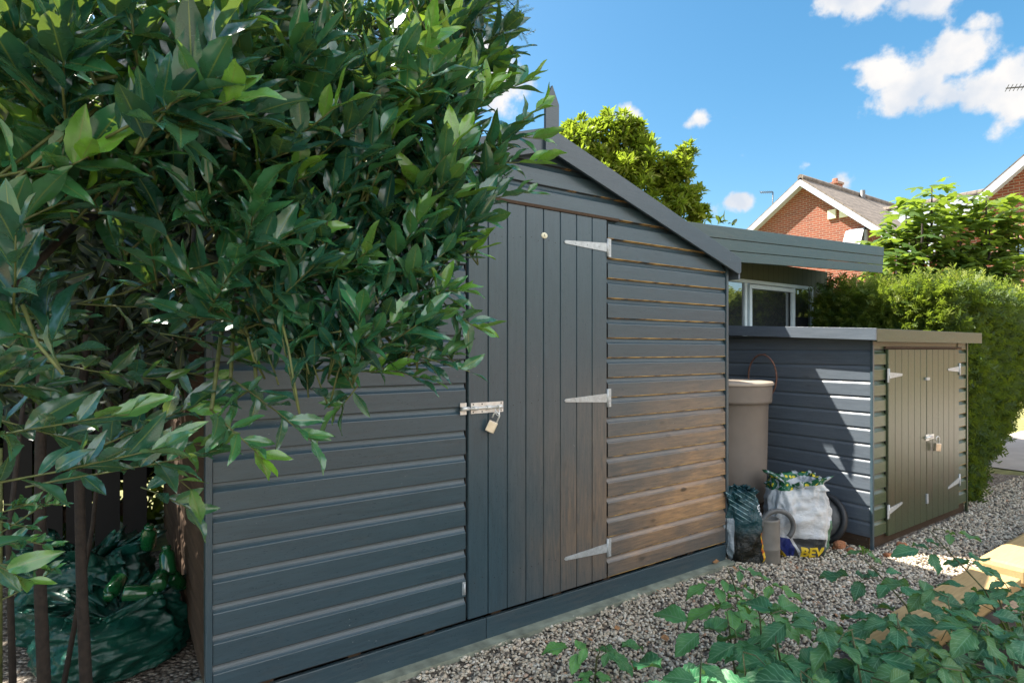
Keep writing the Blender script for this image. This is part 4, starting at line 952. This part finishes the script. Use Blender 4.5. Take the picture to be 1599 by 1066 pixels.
LOW = [((-60,690,1.0),(200,640,1.0),9), ((-40,760,.95),(260,705,1.05),12), ((40,760,1.15),(330,700,1.2),13), ((150,700,1.25),(330,620,1.3),11), ((-60,600,1.05),(80,600,1.1),9),
 ((-40,520,1.2),(60,560,1.2),8), ((150,640,1.3),(300,760,1.35),8), ((-60,440,1.15),(70,400,1.1),8), ((-50,320,1.1),(90,330,1.1),9), ((-60,480,1.1),(80,500,1.1),10), ((200,560,1.5),(330,590,1.5),8), ((250,520,1.5),(370,540,1.5),9), ((-60,860,1.2),(40,905,1.2),6), ((-60,640,1.25),(150,690,1.3),11), ((60,560,1.35),(260,610,1.4),10), ((-50,560,1.1),(120,640,1.15),9), ((180,660,1.4),(310,690,1.4),8), ((220,760,1.6),(300,790,1.6),6)]
for a, b_, n in LOW:
    A = at(*a); B = at(*b_); d = (B-A)
    bay_twig(L, tw, A, d, d.length, n, .098, random.uniform(.0, .5), random.random()*.6, up=.0)
# top left fresh shoots
for (a, b_) in [((180,250,.95),(225,140,.92)), ((250,120,1.0),(270,20,1.0)), ((40,260,1.0),(60,120,1.0)), ((-30,120,.95),(60,190,.95)), ((330,110,1.1),(370,40,1.1)), ((400,200,1.25),(440,120,1.25)), ((480,200,1.4),(520,150,1.4)), ((420,420,1.4),(450,350,1.4)), ((150,190,1.0),(110,60,1.0)), ((500,330,1.5),(580,280,1.5)), ((560,120,1.5),(640,60,1.5))]:
    A = at(*a); B = at(*b_); d = (B-A); bay_twig(L, tw, A, d, d.length, 12, .088, random.uniform(.5, 1), random.uniform(.5, 1), up=.2)
# deep interior leaves, shade put into their darker colour
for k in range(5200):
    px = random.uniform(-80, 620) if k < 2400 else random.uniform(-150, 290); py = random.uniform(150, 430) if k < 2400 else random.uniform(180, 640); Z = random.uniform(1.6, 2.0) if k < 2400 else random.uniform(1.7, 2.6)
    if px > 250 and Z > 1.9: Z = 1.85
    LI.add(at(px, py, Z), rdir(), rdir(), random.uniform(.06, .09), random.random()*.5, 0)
for k in range(9000):  # unseen canopy leaves added overhead to shade the lower left
    d = rdir(); q = Vector((-1.25, 3.2, 3.0)) + Vector((d.x*1.45, d.y*1.5, d.z*.8))*random.random()**.4
    L.add(q, rdir(), rdir(), random.uniform(.09, .13), random.random()*.5, 0)
for a, b_ in TR:
    mid = a.lerp(b_, .5) + rv(.04); g = Vector((a.x+.02, a.y, 0)); br.tube([g, a, mid, b_, hub if a is TR[0][0] else hub2], [.019, .016, .014, .012, .010], 9)
for (x, y, x2, y2, Z) in [(20,1066,40,600,1.7),(100,1066,170,560,2.0),(175,640,205,420,2.1),(300,640,235,360,2.2),(330,200,520,330,1.9),(210,520,330,560,2.0)]:
    A = at(x, y, Z); B = at(x2, y2, Z); br.tube([A, A.lerp(B, .5)+rv(.03), B], [.010, .008, .006], 6)
br.build('trunk', M['bark'], bt); tw.build('twigs', M['twig'], bt); L.build('foliage', 'bay', M['bay'], bt); LI.build('inner_foliage', 'bay', M['bay_shaded'], bt)

# small green bush low left with yellow green leaves
L = Leaves(); m = MB()
sb = thing('young_shrub', (at(20, 1000, 1.6).x, at(20, 1000, 1.6).y, 0), 'small yellow green leafy shoot low at the left edge under the bay', 'shrub')
for k in range(9):
    A = at(random.uniform(-40, 20), random.uniform(780, 960), 1.5); B = A + (RT*random.uniform(.5,1) + Vector((0,0,random.uniform(-.2,.5)))).normalized()*.16
    bay_twig(L, m, A, B-A, .15, 8, .045, .8, random.random()*.8)
m.tube([at(0, 1066, 1.6), at(0, 700, 1.5)], .006, 6); m.build('stem', M['twig'], sb); L.build('foliage', 'bay', M['bay'], sb)

# ---- generic clumpy crown
def crown(L, c, rad, n, size, clump=60, tone=(.1, 1), young=.2, squash=1.0, shell=.55):
    c = Vector(c); per = n//clump
    for k in range(clump):
        d = rdir(); rr_ = random.uniform(shell, 1.0); q = c + Vector((d.x*rad[0], d.y*rad[1], d.z*rad[2]))*rr_
        cr_ = random.uniform(.09, .24)*max(rad)*1.1; tb = random.uniform(*tone)
        for j in range(per):
            e = rdir()*cr_*random.random()**.5; e.z *= .8
            x = (e.normalized() + rv(.6) + Vector((0,0,.55))); nn = (Vector((0,0,1)) + rv(.7) + d*.4)
            L.add(q+e, x, nn, size*random.uniform(.7, 1.2), min(1, max(0, tb + random.uniform(-.35, .35))), young*random.random(), 1)
random.seed(5)
# tree behind the shed
base = at(985, 546, 9); tb = thing('broadleaf_tree', (base.x, base.y, 0), 'bright yellow green tree in full sun behind the slate shed roof', 'tree')
L = Leaves(); m = MB()
for (px, py, r_, n, cl) in [(935,222,.42,1500,26),(960,265,.62,2400,34),(905,235,.38,900,16),(985,205,.32,900,15),(1000,260,.4,1100,18),(1045,265,.36,1100,18),(1062,245,.2,450,9),(1070,310,.36,1200,18),(1030,330,.5,1800,24),(1088,335,.22,420,8),(955,320,.7,2200,28),(890,200,.18,220,5),(870,260,.5,1200,16),(950,185,.15,200,4),(1010,225,.15,200,4)]:
    crown(L, at(px, py, 9), (r_, r_*1.1, r_*1.05), int(n*1.3), .105, int(cl*1.5), (.2, 1), .5, shell=.3)
for (px, py) in [(935,200),(985,190),(1060,240),(1080,300),(960,260),(900,230)]: m.tube([Vector((base.x, base.y, 0)), at(985, 420, 9), at((985+px)/2, (380+py)/2, 9)+rv(.1), at(px, py, 9)], [.12, .10, .04, .012], 8)
m.build('trunk', M['bark'], tb); L.build('crown', 'simple', M['tree'], tb)

# conifer with drooping sprays behind the bay
base = at(420, 546, 4.6); ct = thing('conifer_tree', (base.x, base.y, 0), 'dark feathery conifer rising behind the bay at the top edge', 'conifer')
L = Leaves(); m = MB(); m.tube([Vector((base.x, base.y, 0)), Vector((base.x, base.y, 5.5))], [.14, .03], 9)
for k in range(260):
    z = random.uniform(1.6, 5.4); r_ = (5.9-z)*.30 + .35; a = random.uniform(0, 6.28); dirv = Vector((math.cos(a), math.sin(a), .05))
    e = Vector((base.x, base.y, z)) + dirv*r_; tipd = (dirv + Vector((0,0,-.35))).normalized()
    if k % 4 == 0: m.tube([Vector((base.x, base.y, z-.1)), e], [.02, .006], 5)
    for j in range(26):
        u = random.random(); q = Vector((base.x, base.y, z)).lerp(e, .45+.55*u) + rv(.12); L.add(q, tipd + rv(.7), Vector((0,0,1)) + rv(.5), random.uniform(.14, .24), random.random(), 0, 1)
for (px, py, qx, qy) in [(640,-30,700,60),(660,-40,760,40),(690,-40,820,55),(700,-60,815,20),(650,0,690,70),(600,-40,650,40),(690,-20,775,75)]:
    A = at(px, py, 4.0); B = at(qx, qy, 4.0); m.tube([A, A.lerp(B, .5)+Vector((0,0,.04)), B], [.008, .005, .002], 5)
    for j in range(26):
        u = j/25; q = A.lerp(B, u); sd_ = (1 if j % 2 else -1); dd = (B-A).normalized(); nn = Vector((0,0,1)).cross(dd)
        L.add(q, dd + Vector((0,0,1))*sd_*.8 + nn*random.uniform(-.4,.4), FW*-1 + rv(.4), .17*(1-.5*u), random.random(), 0, 1)
m.build('trunk', M['bark'], ct); L.build('crown', 'cyp', M['conifer'], ct)

# yew hedge : real clipped volume, sprigs over its faces
hg = thing('yew_hedge', (6.8, 2.6, 0), 'clipped yew hedge with sunlit top and dark shaded front beside the low store', 'hedge')
L = Leaves(); random.seed(11)
def hedge_face(n, fn, nrm, size=.10, tone=(.0, 1), young=.1):  # tone and young also paint sunlit and shaded sides into the colour
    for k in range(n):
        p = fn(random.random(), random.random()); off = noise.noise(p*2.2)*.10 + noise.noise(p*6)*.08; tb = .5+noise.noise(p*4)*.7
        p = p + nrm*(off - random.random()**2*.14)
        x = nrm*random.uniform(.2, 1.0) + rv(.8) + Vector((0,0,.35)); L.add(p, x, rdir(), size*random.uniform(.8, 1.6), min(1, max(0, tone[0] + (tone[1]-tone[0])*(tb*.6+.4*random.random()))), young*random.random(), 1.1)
X0, X1, Y0, Y1, HZ = 5.98, 8.9, 2.0, 3.15, 1.86
def cut(z): return max(0, 1.0-z)*.9     # front corner is bare and narrower near the ground
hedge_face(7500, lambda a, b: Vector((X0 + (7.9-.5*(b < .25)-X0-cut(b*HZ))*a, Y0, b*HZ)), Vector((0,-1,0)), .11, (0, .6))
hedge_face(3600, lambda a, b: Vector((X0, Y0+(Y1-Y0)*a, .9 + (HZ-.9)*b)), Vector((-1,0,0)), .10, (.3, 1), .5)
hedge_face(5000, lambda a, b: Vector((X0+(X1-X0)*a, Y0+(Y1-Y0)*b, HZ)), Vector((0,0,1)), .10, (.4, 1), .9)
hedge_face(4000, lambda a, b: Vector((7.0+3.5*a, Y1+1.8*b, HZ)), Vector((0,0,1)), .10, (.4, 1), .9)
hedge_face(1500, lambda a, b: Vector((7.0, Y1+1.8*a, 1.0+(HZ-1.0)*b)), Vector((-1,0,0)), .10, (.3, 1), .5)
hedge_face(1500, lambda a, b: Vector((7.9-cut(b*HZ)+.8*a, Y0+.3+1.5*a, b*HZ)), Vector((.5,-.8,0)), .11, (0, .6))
for k in range(420):   # upright fresh shoots on top
    p = Vector((random.uniform(X0, X1), random.uniform(Y0, Y1), HZ + random.uniform(0, .05))); L.add(p, Vector((0,0,1))+rv(.35), rdir(), random.uniform(.12, .22), .9, random.random(), 1)
for k in range(110):  # sprigs with the summerhouse's shade painted in as a dark tone
    pz = random.uniform(1.4, 2.0); p = Vector((X0+.15-random.random()*.25, random.uniform(2.8, 3.2), pz)); L.add(p, Vector((-1,-.3,.2))+rv(.5), rdir(), random.uniform(.12, .2), .2, 0, 1)
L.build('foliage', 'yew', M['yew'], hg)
m = MB(); m.prism([(X0+.14, Y0+.16, .55), (7.0, Y0+.16, .55), (7.6, Y0+.16, 1.1), (8.7, Y0+.4, 1.1), (8.7, Y0+.4, HZ-.16), (X0+.14, Y0+.16, HZ-.16)], (0, .9, 0)); m.box(7.15, 10.4, 3.08, 4.8, 1.0, HZ-.17); m.build('inner_branches', M['dark'], hg)
m = MB()
for x in (6.3, 6.8, 7.3): m.tube([(x, 2.6, 0), (x+.05, 2.6, 1.0)], .035, 8)
m.build('trunk', M['bark'], hg)

# fig tree
random.seed(3)
fg = thing('fig_tree', (9.0, 4.2, 0), 'sunlit fig tree with broad lobed leaves rising above the hedge', 'fig tree')
L = Leaves(); m = MB()
FG = [(1440,330,1.0),(1415,340,.9),(1475,335,1),(1400,370,1),(1430,380,1),(1465,375,1),(1500,385,1),(1540,320,.9),(1545,355,1),(1575,330,.8),(1520,400,1),(1560,390,1),(1590,370,1),(1400,405,1),(1440,415,1),(1480,415,1),(1530,430,1),(1575,425,1),(1605,410,1),(1385,390,.6),(1455,305,.6),(1590,440,1),(1500,440,1),(1450,445,1),(1405,435,1)]
for (px, py, k_) in FG:
    c = at(px, py, 8.2 + random.uniform(-.5, .5)); m.tube([Vector((c.x*.6+9.0*.4, c.y*.6+4.2*.4, 1.0)), c - Vector((0,0,.4)), c+Vector((0,0,.12))], [.03, .016, .008], 6)
    for j in range(int(46*k_)):
        a = random.uniform(0, 6.28); h_ = random.uniform(-.30, .16); d = Vector((math.cos(a), math.sin(a), random.uniform(-.35, .25)))
        L.add(c + Vector((0,0,h_)) + d*random.uniform(.03, .30), d, Vector((0,0,1)) + rv(.45) + d*.25, random.uniform(.15, .27), random.random(), .5*random.random()**2, 1)
m.build('trunk', M['bark'], fg); L.build('crown', 'fig', M['fig'], fg)
# sprig above the summerhouse roof
L = Leaves(); 
for k in range(7): L.add(at(1118+k*4, 351, 6.0)+rv(.02), Vector((random.uniform(-1,1), 0, random.uniform(.1,1))), rdir(), .13, .2, 0, .8)
o = L.build('weed_sprig', 'simple', M['back'], loc=at(1125, 356, 6.0)); tag(o, 'little dark sprig poking above the summerhouse roof edge', 'weed')

tt = thing('added_shade_tree', (-2.0, 5.9, 0), 'unseen tall tree added beyond the left edge to shade the raspberry bed', 'tree')  # out-of-view tree added for its shade on the raspberries
L = Leaves(); m = MB(); m.tube([(-2.0,5.9,0), (-1.9,5.7,3), (-1.8,5.5,6), (-1.9,5.4,8.6)], [.17,.14,.10,.03], 10)
for k in range(9): a = k*2.4; m.tube([(-1.9,5.6,4+k*.45), (-1.9+math.cos(a)*.8,5.5+math.sin(a)*.8,4.8+k*.45), (-1.9+math.cos(a)*1.5,5.5+math.sin(a)*1.5,5.3+k*.45)], [.06,.04,.01], 6)
crown(L, (-1.15, 5.4, 8.4), (1.15, 1.6, 1.2), 8500, .20, 90, (.1, .8), .2, shell=.15)
m.build('trunk', M['bark'], tt); L.build('crown', 'simple', M['tree'], tt)
# dark hedge and fence closing the back left
random.seed(17)
bh = thing('evergreen_hedge', (-2.2, 5.4, 0), 'tall dark evergreen hedge behind the bay at the far left', 'hedge')
L = Leaves()
for k in range(15000):
    x = random.uniform(-6, 1.2); z = random.uniform(0, 3.3 + .3*math.sin(x*3)); L.add((x, 4.9+random.random()**2*.6 + .15*noise.noise(Vector((x*2, z*2, 0))), z), rdir(), rdir(), random.uniform(.10, .17), random.random(), .1*random.random(), 1)
L.build('foliage', 'simple', M['back'], bh)
m = MB(); m.box(-6, 1.2, 5.5, 5.9, .3, 3.1); m.build('inner_branches', M['dark'], bh)
fe = thing('timber_fence', (-2, 4.3, 0), 'dark close boarded timber fence behind the green bags', 'fence')
m = MB()
for k in range(34): m.box(-4.6+k*.14, -4.6+k*.14+.125, 4.3+(.012 if k % 2 else 0), 4.318+(.012 if k % 2 else 0), .03, 1.35)
m.build('boards', M['dark'], fe)
m = MB(); m.box(-4.6, .15, 4.335, 4.38, .3, .38); m.box(-4.6, .15, 4.335, 4.38, 1.1, 1.18); m.build('rail', M['brown_wood'], fe)
for x in (-4.5, -2.7, -.9): m = MB(); m.box(x, x+.09, 4.385, 4.47, 0, 1.45); m.build('post', M['brown_wood'], fe)

# garden opposite: seen in the window glass
ga = thing('brick_garage', (20, -8, 0), 'flat roofed brick garage beyond the opposite garden wall, reflected in the window', 'garage')
m = MB(); m.box(14.5, 31, -10.5, -6.9, 0, 3.3); m.build('wall', M['brick_wall'], ga)
m = MB(); m.box(14.3, 31.2, -10.7, -6.75, 3.303, 3.5); m.build('roof', M['felt'], ga)
m = MB(); m.box(17, 19.4, -6.898, -6.86, .02, 2.2); m.build('door', M['fascia'], ga)
gw = thing('brick_garden_wall', (9, -6.5, 0), 'low sunlit brick garden wall across the yard, seen reflected in the window', 'wall')
m = MB(); m.box(2, 22, -6.6, -6.38, 0, 1.5); m.build('wall', M['brick_wall'], gw)
m = MB(); m.box(1.97, 22.03, -6.63, -6.35, 1.503, 1.57); m.build('coping', M['concrete'], gw)
gt = thing('garden_shrubs', (10, -8.2, 0), 'row of green shrubs behind the opposite garden wall, seen reflected in the window', 'shrubs')
L = Leaves()
for k in range(16): crown(L, (3+k*1.5+random.uniform(-.4,.4), (-8.0 if k < 6 else -11.8)+random.uniform(-.5,.5), 2.6+random.uniform(-.2,1.2)), (1.3, .9, 1.5), 700, .26, 18, (.1, 1), .4, shell=.3)
L.build('foliage', 'simple', M['tree'], gt)

# ---- raspberry canes
def compound(L, m, p, d, size, tone, young=0):
    """five or three leaflets on a leaf stalk"""
    d = Vector(d).normalized(); nrm = (Vector((0,0,1)) - FW*.35 + rv(.25)).normalized(); s = d.cross(nrm).normalized(); pl = size*.9
    q = p + d*pl*.55; e = p + d*pl + Vector((0,0,-.03*size/.1)); m.tube([p, q, e], [.0022, .0018, .0012], 5)
    L.add(e + d*size*.38, d + Vector((0,0,-.35)), nrm + d*.2, size*1.2, tone, young, 1)
    for sg in (-1, 1):
        L.add(e - d*.02*size + s*sg*size*.08, d*.12 + s*sg + Vector((0,0,-.30)) + rv(.2), nrm + s*sg*.5, size*.92, tone, young, 1.0)
        if size > .075 and random.random() < .6: L.add(q, d*.15 + s*sg + Vector((0,0,-.15)) + rv(.1), nrm + s*sg*.3, size*.75, tone, young, .95)
random.seed(31)
def cane(tippx, tippy, Z, n, size, label, tone=.4, lean=(.0, .0), spread=1.0, young=.1, low=.25):
    tip = at(tippx, tippy, Z); foot = Vector((tip.x + lean[0], tip.y + lean[1], .02)); 
    t = thing('raspberry_cane', foot, label, 'raspberry plant', 'raspberry canes in the foreground'); L = Leaves(); m = MB()
    mid = foot.lerp(tip, .55) + Vector((lean[0]*.12, lean[1]*.12, .02)); m.tube([foot, foot.lerp(mid, .5)+rv(.01), mid, mid.lerp(tip, .6)+rv(.008), tip], [.0045, .0042, .0035, .003, .002], 6)
    a = random.uniform(0, 6.28); 
    for k in range(n):
        u = low + (1-low)*(k/(max(1, n-1))); p = foot.lerp(tip, u) + (mid - foot.lerp(tip, .55))*(1-abs(u-.55)*1.6)
        a += 2.4; d = Vector((math.cos(a), math.sin(a), random.uniform(.0, .35)))
        s_ = size*1.75*(1.05-.5*max(0, u-.6)/.4*.9)
        compound(L, m, p, d*spread, s_*random.uniform(.85, 1.1), min(1, max(0, tone + random.uniform(-.25, .25))), young + (.5 if k == n-1 else 0)*random.random())
    m.build('stem', M['rock_stem'], t); L.build('leaves', 'rasp', M['rasp'], t)
CANES = [
 (935,1008,2.25,4,.055,'small pale raspberry shoot alone on the gravel at bottom centre',.8,(-.0,.02)),
 (1135,885,2.75,4,.060,'pale raspberry shoot just in front of the black bag',.8,(.05,-.05)),
 (1178,905,2.35,4,.075,'raspberry shoot with light centre leaves before the white bag',.9,(.02,-.03)),
 (1135,955,2.0,6,.085,'fresh green raspberry cane with toothed leaves left of centre foreground',.7,(.03,-.02)),
 (1205,960,1.95,6,.085,'raspberry cane with drooping broad leaflet before the gravel',.5,(.05,-.04)),
 (1095,1030,1.55,4,.085,'raspberry cane whose big round leaf meets the bottom edge, leftmost large leaf',.45,(.0,.0)),
 (1160,1020,1.65,4,.080,'low raspberry cane at the bottom edge right of the big round leaf',.3,(.0,-.02)),
 (1270,965,1.85,7,.085,'bushy dark raspberry cane in the middle foreground',.2,(.05,-.06)),
 (1345,868,2.35,7,.075,'tall raspberry cane arching in front of the store corner',.25,(.22,-.20)),
 (1330,985,1.75,7,.080,'dark raspberry cane in front of the pale timber',.15,(.03,-.05)),
 (1452,828,2.4,6,.070,'tallest thin raspberry cane standing before the olive doors',.3,(.25,-.25)),
 (1480,935,2.1,7,.080,'raspberry cane at the left end of the yellow timber',.2,(.05,-.06)),
 (1555,905,2.15,6,.070,'raspberry cane leaning over the bright yellow timber',.25,(.05,-.06)),
 (1430,1010,1.75,8,.085,'dense raspberry cane low in the right foreground',.2,(.04,-.06)),
 (1400,960,1.95,7,.080,'raspberry cane with overlapping leaves behind the dense one',.25,(.04,-.06)),
 (1540,975,1.85,8,.085,'leafy raspberry cane near the bottom right corner',.25,(.04,-.06)),
 (1595,960,1.95,7,.080,'raspberry cane cut by the right picture edge',.35,(.0,-.06)),
 (1500,1050,1.6,7,.085,'lowest raspberry cane at the bottom edge, right part',.15,(.04,-.04)),
 (1360,1060,1.55,6,.085,'raspberry cane at the bottom edge below the pale timber',.15,(.02,-.04)),
 (1590,1040,1.6,7,.085,'raspberry cane in the bottom right corner of the picture',.2,(.0,-.04)),
 (1250,1050,1.6,5,.085,'raspberry cane at the bottom edge, middle of the row',.25,(.0,-.04)),
 (1610,905,2.4,6,.075,'small raspberry cane behind the timber at the right edge',.3,(.0,-.06))]
for c in CANES: cane(c[0], c[1], c[2]*(.92 if c[0] > 1190 and c[1] > 920 else 1), c[3] + (1 if c[1] > 920 and c[0] > 1190 else 0), c[4], c[5], c[6], c[7])
S.render.film_transparent = False
